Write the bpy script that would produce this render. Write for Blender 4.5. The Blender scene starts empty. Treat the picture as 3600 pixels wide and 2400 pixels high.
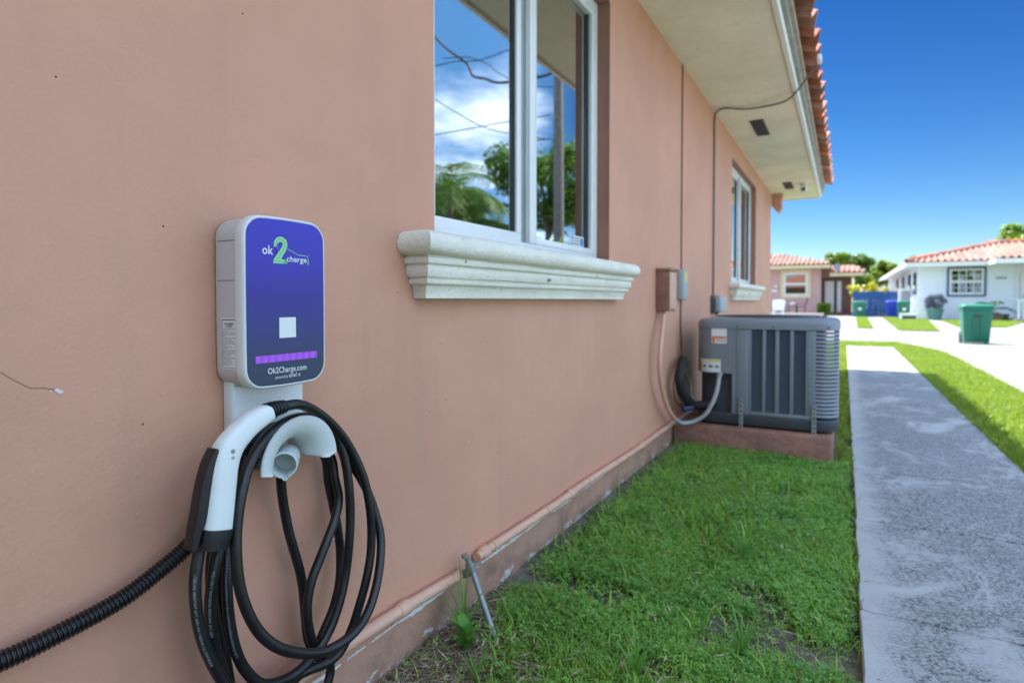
import bpy, bmesh, math, random
import numpy as np
from mathutils import Vector, Matrix
R = math.radians
random.seed(7)
rng = np.random.default_rng(11)
sc = bpy.context.scene
COL = sc.collection

# ------------------------------------------------------------------ camera, sky, sun, exposure
cam_d = bpy.data.cameras.new('camera')
cam = bpy.data.objects.new('camera', cam_d); COL.objects.link(cam); sc.camera = cam
cam.location = (1.013, 0.0, 0.95)
cam.rotation_euler = (R(90 - 1.4), 0, R(29.104))
cam_d.sensor_width = 36.0; cam_d.lens = 21.0
cam_d.shift_y = -0.0257
cam_d.clip_start = 0.02; cam_d.clip_end = 2000
cam_d.dof.use_dof = True; cam_d.dof.focus_distance = 1.10; cam_d.dof.aperture_fstop = 3.6

SUN = Vector((-0.44, 0.49, 1.0)).normalized()
SUN_EL = math.asin(SUN.z); SUN_AZ = math.atan2(SUN.x, SUN.y)
sun_d = bpy.data.lights.new('sun', 'SUN'); sun = bpy.data.objects.new('sun', sun_d); COL.objects.link(sun)
sun_d.energy = 4.4; sun_d.angle = R(0.53); sun_d.color = (1.0, 0.965, 0.905)
sun.rotation_euler = SUN.to_track_quat('Z', 'Y').to_euler()
sun.location = (0, 0, 30)

sc.view_settings.view_transform = 'Standard'; sc.view_settings.look = 'None'
sc.view_settings.exposure = 1.76; sc.view_settings.gamma = 1.0
sc.view_settings.use_curve_mapping = False
sc.cycles.use_denoising = True
sc.cycles.max_bounces = 8; sc.cycles.diffuse_bounces = 4; sc.cycles.glossy_bounces = 4
sc.cycles.transparent_max_bounces = 12; sc.cycles.caustics_reflective = False; sc.cycles.caustics_refractive = False
sc.cycles.sample_clamp_indirect = 6.0

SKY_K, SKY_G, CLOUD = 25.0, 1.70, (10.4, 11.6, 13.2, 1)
w = bpy.data.worlds.new('World'); sc.world = w; w.use_nodes = True
nt = w.node_tree; nt.nodes.clear()
def wn(t, **k):
    n = nt.nodes.new(t)
    for a, b in k.items(): setattr(n, a, b)
    return n
def wl(a, b): nt.links.new(a, b)
out = wn('ShaderNodeOutputWorld'); bg = wn('ShaderNodeBackground'); bg.inputs['Strength'].default_value = 0.09
sky = wn('ShaderNodeTexSky', sky_type='NISHITA', sun_disc=False)
sky.sun_elevation = SUN_EL; sky.sun_rotation = SUN_AZ; sky.altitude = 0; sky.air_density = 1.0; sky.dust_density = 0.0; sky.ozone_density = 3.0
tc = wn('ShaderNodeTexCoord'); sep = wn('ShaderNodeSeparateXYZ'); wl(tc.outputs['Generated'], sep.inputs[0])
# scattered clouds on a flat layer, thinning towards the clear patch that the photograph looks into
def wm(op, a, b=None, c=None):
    n = wn('ShaderNodeMath', operation=op)
    for i, v in enumerate((a, b, c)):
        if v is None: continue
        if isinstance(v, (int, float)): n.inputs[i].default_value = v
        else: wl(v, n.inputs[i])
    return n.outputs[0]
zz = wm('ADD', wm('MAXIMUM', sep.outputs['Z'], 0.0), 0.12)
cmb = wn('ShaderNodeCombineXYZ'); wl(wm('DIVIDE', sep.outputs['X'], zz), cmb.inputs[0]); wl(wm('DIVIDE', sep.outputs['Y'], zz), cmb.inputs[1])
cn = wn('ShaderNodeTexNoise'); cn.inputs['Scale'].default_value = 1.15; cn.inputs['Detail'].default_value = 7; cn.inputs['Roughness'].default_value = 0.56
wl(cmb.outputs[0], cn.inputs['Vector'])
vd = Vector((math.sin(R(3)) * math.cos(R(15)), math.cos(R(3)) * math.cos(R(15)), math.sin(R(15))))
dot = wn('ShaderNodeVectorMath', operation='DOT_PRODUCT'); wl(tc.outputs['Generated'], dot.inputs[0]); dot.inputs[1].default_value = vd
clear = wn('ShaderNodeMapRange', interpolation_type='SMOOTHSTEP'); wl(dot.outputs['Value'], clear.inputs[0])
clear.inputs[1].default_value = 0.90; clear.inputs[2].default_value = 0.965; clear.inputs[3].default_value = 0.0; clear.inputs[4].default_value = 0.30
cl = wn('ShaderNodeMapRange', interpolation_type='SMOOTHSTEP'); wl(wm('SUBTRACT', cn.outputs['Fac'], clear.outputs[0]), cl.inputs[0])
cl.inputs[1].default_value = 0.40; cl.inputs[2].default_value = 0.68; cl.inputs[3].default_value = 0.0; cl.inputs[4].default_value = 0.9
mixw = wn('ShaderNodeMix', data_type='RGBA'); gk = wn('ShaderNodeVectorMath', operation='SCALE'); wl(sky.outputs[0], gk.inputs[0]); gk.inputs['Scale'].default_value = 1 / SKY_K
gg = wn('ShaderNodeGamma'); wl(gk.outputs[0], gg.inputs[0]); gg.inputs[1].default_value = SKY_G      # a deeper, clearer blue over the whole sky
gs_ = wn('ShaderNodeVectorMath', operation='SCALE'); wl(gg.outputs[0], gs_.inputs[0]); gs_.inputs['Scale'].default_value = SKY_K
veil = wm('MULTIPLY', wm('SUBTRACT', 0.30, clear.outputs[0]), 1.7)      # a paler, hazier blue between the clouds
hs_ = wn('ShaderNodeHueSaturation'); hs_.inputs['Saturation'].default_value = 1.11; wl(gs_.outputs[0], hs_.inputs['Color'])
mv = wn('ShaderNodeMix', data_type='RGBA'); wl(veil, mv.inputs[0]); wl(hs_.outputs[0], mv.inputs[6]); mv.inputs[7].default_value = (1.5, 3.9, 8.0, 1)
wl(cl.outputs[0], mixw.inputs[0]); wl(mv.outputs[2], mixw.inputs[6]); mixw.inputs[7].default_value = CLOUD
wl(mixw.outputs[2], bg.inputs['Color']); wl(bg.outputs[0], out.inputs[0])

# ------------------------------------------------------------------ helpers
def S(r, g, b):
    f = lambda c: c / 12.92 if c <= 0.04045 else ((c + 0.055) / 1.055) ** 2.4
    return tuple(f(v / 255.0) for v in (r, g, b))

class NT:
    def __init__(s, m): s.t = m.node_tree
    def n(s, t, **k):
        x = s.t.nodes.new(t)
        for a, b in k.items(): setattr(x, a, b)
        return x
    def l(s, a, b): s.t.links.new(a, b)
    def math(s, op, a, b=None, c=None):
        n = s.n('ShaderNodeMath', operation=op)
        for i, v in enumerate((a, b, c)):
            if v is None: continue
            if isinstance(v, (int, float)): n.inputs[i].default_value = v
            else: s.l(v, n.inputs[i])
        return n.outputs[0]
    def noise(s, scale, detail=3, rough=0.55, vec=None, dist=0.0):
        n = s.n('ShaderNodeTexNoise'); n.inputs['Scale'].default_value = scale; n.inputs['Detail'].default_value = detail
        n.inputs['Roughness'].default_value = rough; n.inputs['Distortion'].default_value = dist
        if vec is not None: s.l(vec, n.inputs['Vector'])
        return n.outputs['Fac']
    def pos(s): return s.n('ShaderNodeNewGeometry').outputs['Position']
    def scaled(s, v, sx, sy, sz):
        m = s.n('ShaderNodeVectorMath', operation='MULTIPLY'); s.l(v, m.inputs[0]); m.inputs[1].default_value = (sx, sy, sz); return m.outputs[0]
    def step(s, v, a, b, o0=0.0, o1=1.0):
        m = s.n('ShaderNodeMapRange', interpolation_type='SMOOTHSTEP'); s.l(v, m.inputs[0])
        for i, q in enumerate((a, b, o0, o1)): m.inputs[i + 1].default_value = q
        return m.outputs[0]
    def mix(s, f, a, b):
        m = s.n('ShaderNodeMix', data_type='RGBA')
        if isinstance(f, (int, float)): m.inputs[0].default_value = f
        else: s.l(f, m.inputs[0])
        for i, v in ((6, a), (7, b)):
            if isinstance(v, tuple): m.inputs[i].default_value = (*v[:3], 1)
            else: s.l(v, m.inputs[i])
        return m.outputs[2]
    def bump(s, h, strength=0.3, dist=0.005, normal=None):
        b = s.n('ShaderNodeBump'); b.inputs['Strength'].default_value = strength; b.inputs['Distance'].default_value = dist
        s.l(h, b.inputs['Height'])
        if normal is not None: s.l(normal, b.inputs['Normal'])
        return b.outputs[0]

def new_mat(name):
    m = bpy.data.materials.new(name); m.use_nodes = True
    t = NT(m); b = m.node_tree.nodes['Principled BSDF']
    return m, t, b

def M(name, col, rough=0.6, col2=None, scale=6.0, amount=1.0, bump=0.0, bscale=60.0, bdist=0.003, metal=0.0, spec=0.5, coat=0.0, dirt=0.0, rvar=0.0):
    m, t, b = new_mat(name)
    b.inputs['Roughness'].default_value = rough; b.inputs['Metallic'].default_value = metal; b.inputs['Specular IOR Level'].default_value = spec
    b.inputs['Coat Weight'].default_value = coat; b.inputs['Coat Roughness'].default_value = 0.15
    if col2 is None: col2 = tuple(c * 0.86 for c in col)
    p = t.pos()
    f = t.step(t.noise(scale, 5, 0.6, p), 0.3, 0.72, 0, amount)
    c = t.mix(f, col, col2)
    if dirt > 0:
        d = t.step(t.noise(scale * 7, 5, 0.7, p), 0.56, 0.75, 0, dirt)
        c = t.mix(d, c, tuple(v * 0.35 for v in col))
    t.l(c, b.inputs['Base Color'])
    if rvar > 0: t.l(t.step(t.noise(scale * 3, 4, 0.6, p), 0.3, 0.7, max(0.02, rough - rvar), min(1, rough + rvar)), b.inputs['Roughness'])
    if bump > 0: t.l(t.bump(t.noise(bscale, 4, 0.6, p), bump, bdist), b.inputs['Normal'])
    return m

def leaf_mat(name, c1, c2, trans=0.35, rough=0.45, c3=None):
    m, t, b = new_mat(name)
    g = t.n('ShaderNodeNewGeometry')
    r = t.n('ShaderNodeValToRGB'); t.l(g.outputs['Random Per Island'], r.inputs[0])
    r.color_ramp.elements[0].color = (*c1, 1); r.color_ramp.elements[1].color = (*c2, 1)
    if c3:
        e = r.color_ramp.elements.new(0.93); e.color = (*c2, 1); r.color_ramp.elements[2].color = (*c3, 1)
    patch = t.mix(t.step(t.noise(2.5, 3, 0.6, g.outputs['Position']), 0.35, 0.7, 0, 0.45), r.outputs[0], tuple(v * 1.25 for v in c2))
    t.l(patch, b.inputs['Base Color']); b.inputs['Roughness'].default_value = rough; b.inputs['Specular IOR Level'].default_value = 0.35
    tr = t.n('ShaderNodeBsdfTranslucent'); t.l(patch, tr.inputs['Color'])
    mx = t.n('ShaderNodeMixShader'); mx.inputs[0].default_value = trans
    t.l(b.outputs[0], mx.inputs[1]); t.l(tr.outputs[0], mx.inputs[2])
    t.l(mx.outputs[0], m.node_tree.nodes['Material Output'].inputs[0])
    return m

class MB:
    """collects shapes into one bmesh, world coordinates"""
    def __init__(s): s.b = bmesh.new()
    def box(s, x0, x1, y0, y1, z0, z1, bev=0.0, seg=2):
        vs = [s.b.verts.new(p) for p in ((x0,y0,z0),(x1,y0,z0),(x1,y1,z0),(x0,y1,z0),(x0,y0,z1),(x1,y0,z1),(x1,y1,z1),(x0,y1,z1))]
        fs = [s.b.faces.new([vs[i] for i in q]) for q in ((3,2,1,0),(4,5,6,7),(0,1,5,4),(1,2,6,5),(2,3,7,6),(3,0,4,7))]
        if bev > 0:
            ed = list({e for f in fs for e in f.edges})
            bmesh.ops.bevel(s.b, geom=ed, offset=bev, segments=seg, affect='EDGES', profile=0.5)
        return s
    def poly(s, pts):
        s.b.faces.new([s.b.verts.new(p) for p in pts]); return s
    def loft(s, rings, cap0=True, cap1=True, closed=True):
        V = [[s.b.verts.new(p) for p in r] for r in rings]
        n = len(V[0])
        for a, c in zip(V[:-1], V[1:]):
            for i in range(n if closed else n - 1):
                j = (i + 1) % n
                s.b.faces.new((a[i], a[j], c[j], c[i]))
        if cap0: s.b.faces.new(V[0][::-1])
        if cap1: s.b.faces.new(V[-1])
        return s
    def tube(s, pts, r, n=10, smooth_pts=0, cap=True, flat=None):
        P = spline(pts, smooth_pts) if smooth_pts else [Vector(p) for p in pts]
        rad = r if callable(r) else (lambda u: r)
        T = [(P[min(i+1, len(P)-1)] - P[max(i-1, 0)]).normalized() for i in range(len(P))]
        ref = Vector((0, 0, 1)) if abs(T[0].z) < 0.9 else Vector((1, 0, 0))
        N = T[0].cross(ref).normalized(); rings = []
        for i, p in enumerate(P):
            N = (N - T[i] * N.dot(T[i])).normalized(); B = T[i].cross(N); rr = rad(i / max(1, len(P) - 1))
            rings.append([p + (N * math.cos(a) + B * math.sin(a)) * rr for a in (2 * math.pi * k / n for k in range(n))])
        return s.loft(rings, cap, cap)
    def prism(s, pts, d):
        a = [Vector(p) for p in pts]; d = Vector(d)
        return s.loft([a, [p + d for p in a]])
    def cyl(s, c, axis, r, h, n=16, r2=None):
        c = Vector(c); ax = Vector(axis).normalized(); r2 = r if r2 is None else r2
        return s.tube([c, c + ax * h], lambda u: r + (r2 - r) * u, n)
    def mesh(s, name, smooth=None, off=None):
        if off is not None: bmesh.ops.translate(s.b, vec=-Vector(off), verts=s.b.verts)
        bmesh.ops.recalc_face_normals(s.b, faces=s.b.faces)
        me = bpy.data.meshes.new(name); s.b.to_mesh(me); s.b.free()
        if smooth is not None:
            for p in me.polygons: p.use_smooth = True
            me.set_sharp_from_angle(angle=R(smooth))
        return me

def spline(pts, k):
    P = [Vector(p) for p in pts]; P = [P[0] * 2 - P[1]] + P + [P[-1] * 2 - P[-2]]; o = []
    for i in range(1, len(P) - 2):
        p0, p1, p2, p3 = P[i-1:i+3]
        for j in range(k):
            t = j / k
            o.append(0.5 * ((2*p1) + (p2-p0)*t + (2*p0-5*p1+4*p2-p3)*t*t + (3*p1-p0-3*p2+p3)*t**3))
    o.append(P[-2].copy()); return o

def root_loc(o):
    v = Vector((0, 0, 0))
    while o is not None: v += o.location; o = o.parent
    return v
def obj(name, mb, mat, parent=None, smooth=None):
    me = mb.mesh(name, smooth, root_loc(parent) if parent else None) if isinstance(mb, MB) else mb
    o = bpy.data.objects.new(name, me); COL.objects.link(o)
    if mat is not None and not me.materials: me.materials.append(mat)
    if parent: o.parent = parent
    return o
def tag(o, label, cat, group=None, kind=None):
    o['label'] = label
    if cat: o['category'] = cat
    if group: o['group'] = group
    if kind: o['kind'] = kind
    return o
def thing(name, label, cat, loc=(0, 0, 0), group=None):
    o = bpy.data.objects.new(name, None); COL.objects.link(o); o.location = loc; o.empty_display_size = 0.1
    return tag(o, label, cat, group)
def struct(o, label=None):
    o['kind'] = 'structure'
    if label: o['label'] = label
    return o
def link_copy(src, parent=None, loc=None, rot=None, name=None):
    o = src.copy(); COL.objects.link(o)
    if parent: o.parent = parent
    if loc is not None: o.location = loc
    if rot is not None: o.rotation_euler = rot
    return o
def inst(name, me, mat, parent, loc, rot=(0, 0, 0), scale=None):
    o = bpy.data.objects.new(name, me); COL.objects.link(o)
    if mat is not None and not me.materials: me.materials.append(mat)
    o.parent = parent; o.location = Vector(loc) - root_loc(parent); o.rotation_euler = rot
    if scale: o.scale = scale
    return o
def np_mesh(name, V, F):
    me = bpy.data.meshes.new(name); V = np.asarray(V, np.float32); F = np.asarray(F, np.int32)
    me.vertices.add(len(V)); me.vertices.foreach_set('co', V.ravel())
    k = F.shape[1]; me.loops.add(F.size); me.loops.foreach_set('vertex_index', F.ravel())
    me.polygons.add(len(F)); me.polygons.foreach_set('loop_start', np.arange(0, F.size, k, dtype=np.int32))
    me.update(calc_edges=True); me.validate(); return me
def vnoise(x, y, scale, seed=0):
    g = np.random.default_rng(seed).random((256, 256)); x = np.asarray(x) * scale + 31.7; y = np.asarray(y) * scale + 17.3
    i = np.floor(x).astype(int); j = np.floor(y).astype(int); u = x - i; v = y - j; u = u*u*(3-2*u); v = v*v*(3-2*v)
    a = g[i % 256, j % 256]; b = g[(i+1) % 256, j % 256]; c = g[i % 256, (j+1) % 256]; d = g[(i+1) % 256, (j+1) % 256]
    return (a*(1-u) + b*u)*(1-v) + (c*(1-u) + d*u)*v
def text_mesh(body, size, mapf, bold=0.0, space=1.0, align='LEFT', extrude=0.0, shear=0.0, width=None):
    """lettering as a flat mesh; mapf(tx, ty) -> world point"""
    cu = bpy.data.curves.new('lettering', 'FONT'); cu.body = body; cu.size = size; cu.offset = bold; cu.space_character = space
    cu.align_x = align; cu.shear = shear; cu.resolution_u = 3
    o = bpy.data.objects.new('lettering', cu); COL.objects.link(o)
    dg = bpy.context.evaluated_depsgraph_get(); dg.update()
    me = bpy.data.meshes.new_from_object(o.evaluated_get(dg)); bpy.data.objects.remove(o); bpy.data.curves.remove(cu)
    xs = [v.co.x for v in me.vertices]
    k = 1.0
    if width and xs: k = width / (max(xs) - min(xs))
    x0 = min(xs) if (width and align == 'LEFT') else 0.0
    for v in me.vertices: v.co = mapf((v.co.x - x0) * k, v.co.y)
    return me

# ------------------------------------------------------------------ materials
def wall_material():
    m, t, b = new_mat('stucco_paint')
    p = t.pos(); sx = t.n('ShaderNodeSeparateXYZ'); t.l(p, sx.inputs[0]); z = sx.outputs['Z']
    base = t.mix(t.step(t.noise(1.3, 4, 0.6, p), 0.3, 0.7), (0.655, 0.338, 0.232), (0.575, 0.296, 0.203))
    # faint rain streaks and grime
    st = t.noise(1.0, 4, 0.6, t.scaled(p, 1, 9, 0.7)); base = t.mix(t.step(st, 0.52, 0.75, 0, 0.22), base, (0.46, 0.27, 0.20))
    # spatter: small dark and pale specks
    v = t.n('ShaderNodeTexVoronoi'); v.inputs['Scale'].default_value = 20; t.l(p, v.inputs['Vector'])
    spk = t.step(v.outputs['Distance'], 0.030, 0.045, 1, 0); rnd = t.n('ShaderNodeSeparateColor'); t.l(v.outputs['Color'], rnd.inputs[0])
    base = t.mix(t.math('MULTIPLY', spk, t.step(rnd.outputs[0], 0.80, 0.82)), base, (0.10, 0.055, 0.04))
    v2 = t.n('ShaderNodeTexVoronoi'); v2.inputs['Scale'].default_value = 9; t.l(p, v2.inputs['Vector'])
    r2 = t.n('ShaderNodeSeparateColor'); t.l(v2.outputs['Color'], r2.inputs[0])
    base = t.mix(t.math('MULTIPLY', t.step(v2.outputs['Distance'], 0.016, 0.024, 1, 0), t.step(r2.outputs[1], 0.8, 0.82)), base, (0.7, 0.66, 0.6))
    # dirt along the plinth band under the pipe, paint flaked to white at the foot
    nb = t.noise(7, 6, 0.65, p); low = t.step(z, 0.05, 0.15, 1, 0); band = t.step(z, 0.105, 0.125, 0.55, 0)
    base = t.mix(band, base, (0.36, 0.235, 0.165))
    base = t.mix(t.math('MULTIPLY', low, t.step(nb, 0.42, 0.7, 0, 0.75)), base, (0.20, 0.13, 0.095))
    nf = t.noise(16, 6, 0.72, t.scaled(p, 1, 0.55, 1.2)); hz = t.math('SUBTRACT', nf, t.math('MULTIPLY', t.math('ABSOLUTE', t.math('SUBTRACT', z, -0.005)), 4.0))
    base = t.mix(t.step(hz, 0.50, 0.54), base, (0.60, 0.59, 0.56))
    nw = t.math('SUBTRACT', t.noise(11, 5, 0.7, t.scaled(p, 1, 0.45, 1.0)), t.math('MULTIPLY', t.math('ABSOLUTE', t.math('SUBTRACT', z, 0.106)), 22.0))
    base = t.mix(t.step(nw, 0.40, 0.43), base, (0.74, 0.75, 0.70))
    t.l(base, b.inputs['Base Color']); b.inputs['Roughness'].default_value = 0.62; b.inputs['Specular IOR Level'].default_value = 0.35
    h1 = t.noise(150, 3, 0.6, p); h2 = t.noise(26, 3, 0.5, p); h3 = t.noise(5, 2, 0.5, p)
    n1 = t.bump(h3, 0.45, 0.014); n2 = t.bump(h2, 0.40, 0.0036, n1); n3 = t.bump(h1, 0.7, 0.0016, n2)
    rough = t.bump(t.noise(60, 5, 0.7, p), 0.8, 0.004, n3)
    mixn = t.n('ShaderNodeMix', data_type='VECTOR'); t.l(low, mixn.inputs[0]); t.l(n3, mixn.inputs[4]); t.l(rough, mixn.inputs[5])
    t.l(mixn.outputs[1], b.inputs['Normal'])
    return m
WALL = wall_material()
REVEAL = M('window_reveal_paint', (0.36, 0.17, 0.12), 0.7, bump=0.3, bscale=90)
SOFFIT = M('soffit_paint', (0.88, 0.85, 0.72), 0.75, (0.74, 0.71, 0.57), 2.2, bump=0.5, bscale=45, dirt=0.3)
WHITE = M('white_paint', (0.80, 0.80, 0.78), 0.45, (0.74, 0.74, 0.71), 5, dirt=0.06)
ALU = M('white_aluminium', (0.80, 0.82, 0.82), 0.32, (0.76, 0.78, 0.78), 8)
ALU_IN = M('grey_aluminium', (0.42, 0.45, 0.47), 0.35)
GASKET = M('dark_gasket', (0.05, 0.06, 0.06), 0.5)
def vary(m, amt):
    t = NT(m); b = m.node_tree.nodes['Principled BSDF']; src = b.inputs['Base Color'].links[0].from_socket
    oi = t.n('ShaderNodeObjectInfo'); hsv = t.n('ShaderNodeHueSaturation'); t.l(src, hsv.inputs['Color'])
    t.l(t.step(oi.outputs['Random'], 0, 1, 1 - amt, 1 + amt), hsv.inputs['Value']); t.l(t.step(t.math('FRACT', t.math('MULTIPLY', oi.outputs['Random'], 7.3)), 0, 1, 0.8, 1.08), hsv.inputs['Saturation'])
    t.l(hsv.outputs[0], b.inputs['Base Color']); return m
TERRA = M('terracotta_tile', (0.42, 0.135, 0.075), 0.75, (0.50, 0.20, 0.125), 9, bump=0.4, bscale=60, dirt=0.25)
TERRA_PALE = M('weathered_terracotta', (0.21, 0.075, 0.048), 0.8, (0.30, 0.15, 0.115), 4, bump=0.3, bscale=50, dirt=0.15)
vary(TERRA, .28); vary(TERRA_PALE, .3)
MORTAR = M('eave_mortar', (0.42, 0.30, 0.25), 0.9, (0.55, 0.48, 0.42), 10, bump=0.5, bscale=40)
DRIP = M('drip_edge_metal', (0.22, 0.24, 0.21), 0.55, (0.33, 0.33, 0.28), 12)
STONE = M('cast_stone', (0.84, 0.82, 0.72), 0.8, (0.74, 0.72, 0.62), 7, bump=0.8, bscale=75, bdist=0.005, dirt=0.5)
PLASTIC = M('charger_grey_plastic', (0.60, 0.61, 0.64), 0.38, (0.57, 0.58, 0.61), 3, bump=0.05, bscale=900, bdist=0.0004)
PLASTIC_L = M('charger_pale_rim', (0.74, 0.78, 0.79), 0.28, (0.72, 0.76, 0.77), 3)
HOOKM = M('holder_grey_plastic', (0.60, 0.65, 0.65), 0.33, (0.57, 0.62, 0.62), 4)
CONN = M('connector_pale_plastic', (0.74, 0.79, 0.79), 0.36, (0.71, 0.76, 0.76), 5, bump=0.04, bscale=700, bdist=0.0004)
RUBBER = M('black_rubber', (0.006, 0.0066, 0.008), 0.38, (0.010, 0.0105, 0.012), 30, dirt=0.0, bump=0.05, bscale=400, bdist=0.0005, rvar=0.08)
RUBBER2 = M('black_plastic', (0.007, 0.0078, 0.010), 0.4, (0.011, 0.012, 0.014), 14)
CORR = M('corrugated_black', (0.007, 0.007, 0.009), 0.22, (0.016, 0.016, 0.018), 40)
PRINT = M('cable_print', (0.30, 0.34, 0.36), 0.6)
INK = M('black_ink', (0.02, 0.02, 0.02), 0.6)
PAPER = M('white_sticker', (0.78, 0.79, 0.79), 0.5, (0.75, 0.76, 0.76))
LOGOW = M('white_print', (0.80, 0.82, 0.86), 0.45)
GREEN1 = M('logo_green', (0.22, 0.62, 0.24), 0.45, (0.20, 0.58, 0.24), 20)
GREEN2 = M('logo_pale_green', (0.42, 0.80, 0.45), 0.45)
LOGOP = M('logo_purple', (0.055, 0.06, 0.50), 0.3)
PIPE = M('painted_pipe', (0.68, 0.41, 0.295), 0.42, (0.60, 0.355, 0.25), 9, bump=0.25, bscale=50, dirt=0.2)
GALV = M('galvanised_steel', (0.36, 0.38, 0.40), 0.45, (0.26, 0.28, 0.30), 25, metal=0.6, bump=0.2, bscale=90)
COPPERISH = M('weathered_brass', (0.24, 0.26, 0.25), 0.55, (0.16, 0.14, 0.11), 40, metal=0.5)
ACM = M('ac_grey_paint', (0.205, 0.235, 0.27), 0.42, (0.19, 0.22, 0.25), 3, spec=0.45)
ACD = M('ac_dark_coil', (0.085, 0.11, 0.15), 0.5, (0.10, 0.125, 0.165), 60)
ACB = M('ac_base_pan', (0.055, 0.065, 0.08), 0.5, (0.045, 0.052, 0.065), 5)
PLINTH = M('plinth_paint', (0.33, 0.165, 0.118), 0.8, (0.22, 0.115, 0.085), 5, bump=0.8, bscale=26, bdist=0.012, dirt=0.6)
GREYBOX = M('grey_box_paint', (0.40, 0.45, 0.47), 0.5, (0.36, 0.41, 0.43), 8)
YELLOW = M('yellow_sticker', (0.75, 0.62, 0.12), 0.5)
ORANGE = M('orange_sticker', (0.75, 0.22, 0.05), 0.5)
BLUEST = M('blue_print', (0.06, 0.22, 0.62), 0.5)
WIRE = M('weathered_wire', (0.15, 0.15, 0.14), 0.6)
WIREB = M('brown_wire', (0.13, 0.085, 0.07), 0.6)
WIRED = M('dark_wire', (0.035, 0.03, 0.03), 0.6)
WOODP = M('weathered_pole_wood', (0.20, 0.19, 0.18), 0.85, (0.13, 0.125, 0.12), 9, bump=0.5, bscale=30)
BARK = M('bark', (0.16, 0.12, 0.085), 0.9, (0.10, 0.075, 0.055), 12, bump=0.7, bscale=30, bdist=0.02)
ROOMM = M('room_paint', (0.35, 0.34, 0.32), 0.8)
CURTAIN = M('sheer_curtain', (0.82, 0.83, 0.82), 0.8)
def concrete(name, c1, c2, stain, amount, clean_edge=None):
    m, t, b = new_mat(name); p = t.pos()
    base = t.mix(t.step(t.noise(2.2, 5, 0.6, p), 0.3, 0.7), c1, c2)
    if amount > 0:
        q = t.scaled(p, 1.0, 0.62, 1.0)
        big = t.step(t.noise(2.4, 7, 0.72, q, 0.9), 0.36, 0.50, 0.10, 1)
        mid = t.step(t.noise(24, 6, 0.75, p, 0.4), 0.36, 0.54, 0.15, 1)
        fine = t.math('MULTIPLY', t.step(t.noise(105, 6, 0.74, t.scaled(p, 0.8, 1.0, 1.0)), 0.45, 0.545, 0.0, 1), mid)
        f = t.math('MULTIPLY', t.math('MULTIPLY', t.math('ADD', t.math('MULTIPLY', fine, 0.72), 0.22), big), amount)
        if clean_edge is not None:
            sx = t.n('ShaderNodeSeparateXYZ'); t.l(p, sx.inputs[0])
            e = t.math('ADD', sx.outputs['X'], t.math('MULTIPLY', t.noise(5, 4, 0.6, p), 0.22))
            f = t.math('MULTIPLY', f, t.step(e, clean_edge + 0.12, clean_edge + 0.26, 0.12, 1))
        base = t.mix(f, base, stain)
        speck = t.step(t.noise(60, 3, 0.7, t.scaled(p, 0.4, 1.0, 1.0)), 0.67, 0.70, 0, 0.8 * amount)
        base = t.mix(speck, base, tuple(v * 0.7 for v in stain))
    t.l(base, b.inputs['Base Color']); b.inputs['Roughness'].default_value = 0.62; b.inputs['Specular IOR Level'].default_value = 0.5
    h = t.bump(t.noise(110, 4, 0.7, p), 0.5, 0.0022, t.bump(t.noise(9, 3, 0.5, p), 0.4, 0.006)); t.l(h, b.inputs['Normal'])
    return m
PATHM = concrete('path_concrete', (0.47, 0.475, 0.475), (0.40, 0.405, 0.405), (0.045, 0.045, 0.042), 1.0, 1.07)
PAVE = concrete('drive_concrete', (0.36, 0.352, 0.336), (0.28, 0.274, 0.264), (0.12, 0.117, 0.11), 0.7)
STREETM = concrete('street_surface', (0.25, 0.246, 0.238), (0.205, 0.202, 0.197), (0.10, 0.098, 0.094), 0.6)
def soil_mat():
    m, t, b = new_mat('soil'); p = t.pos()
    c = t.mix(t.step(t.noise(30, 5, 0.7, p), 0.35, 0.65), (0.13, 0.105, 0.085), (0.26, 0.225, 0.19))
    c = t.mix(t.step(t.noise(3, 4, 0.6, p), 0.36, 0.60, 0, 0.75), c, (0.035, 0.055, 0.014))
    t.l(c, b.inputs['Base Color']); b.inputs['Roughness'].default_value = 0.95
    t.l(t.bump(t.noise(70, 5, 0.7, p), 0.9, 0.012), b.inputs['Normal']); return m
SOIL = soil_mat()
def turf_mat():
    m, t, b = new_mat('turf'); p = t.pos()
    c = t.mix(t.step(t.noise(14, 6, 0.7, p), 0.3, 0.7), (0.05, 0.10, 0.012), (0.11, 0.16, 0.03))
    c = t.mix(t.step(t.noise(0.7, 4, 0.6, p), 0.45, 0.7, 0, 0.6), c, (0.20, 0.18, 0.06))
    t.l(c, b.inputs['Base Color']); b.inputs['Roughness'].default_value = 0.9
    t.l(t.bump(t.noise(50, 4, 0.7, p), 1.0, 0.03), b.inputs['Normal']); return m
TURF = turf_mat()
GRASS = leaf_mat('grass_blade', (0.17, 0.36, 0.045), (0.36, 0.56, 0.09), 0.45, 0.33, (0.34, 0.30, 0.10))
CLOVER = leaf_mat('clover_leaf', (0.11, 0.30, 0.05), (0.30, 0.55, 0.12), 0.4, 0.38, (0.45, 0.55, 0.15))
GRASS_SUN = leaf_mat('lawn_blade', (0.16, 0.27, 0.02), (0.32, 0.42, 0.045), 0.4, 0.45, (0.30, 0.26, 0.10))
STRAW = leaf_mat('dead_straw', (0.30, 0.23, 0.15), (0.52, 0.42, 0.30), 0.1, 0.8)
LEAF = leaf_mat('tree_leaf', (0.055, 0.13, 0.015), (0.13, 0.24, 0.03), 0.5, 0.4)
LEAF_B = leaf_mat('bright_tree_leaf', (0.12, 0.22, 0.015), (0.25, 0.36, 0.03), 0.5, 0.4)
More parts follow.
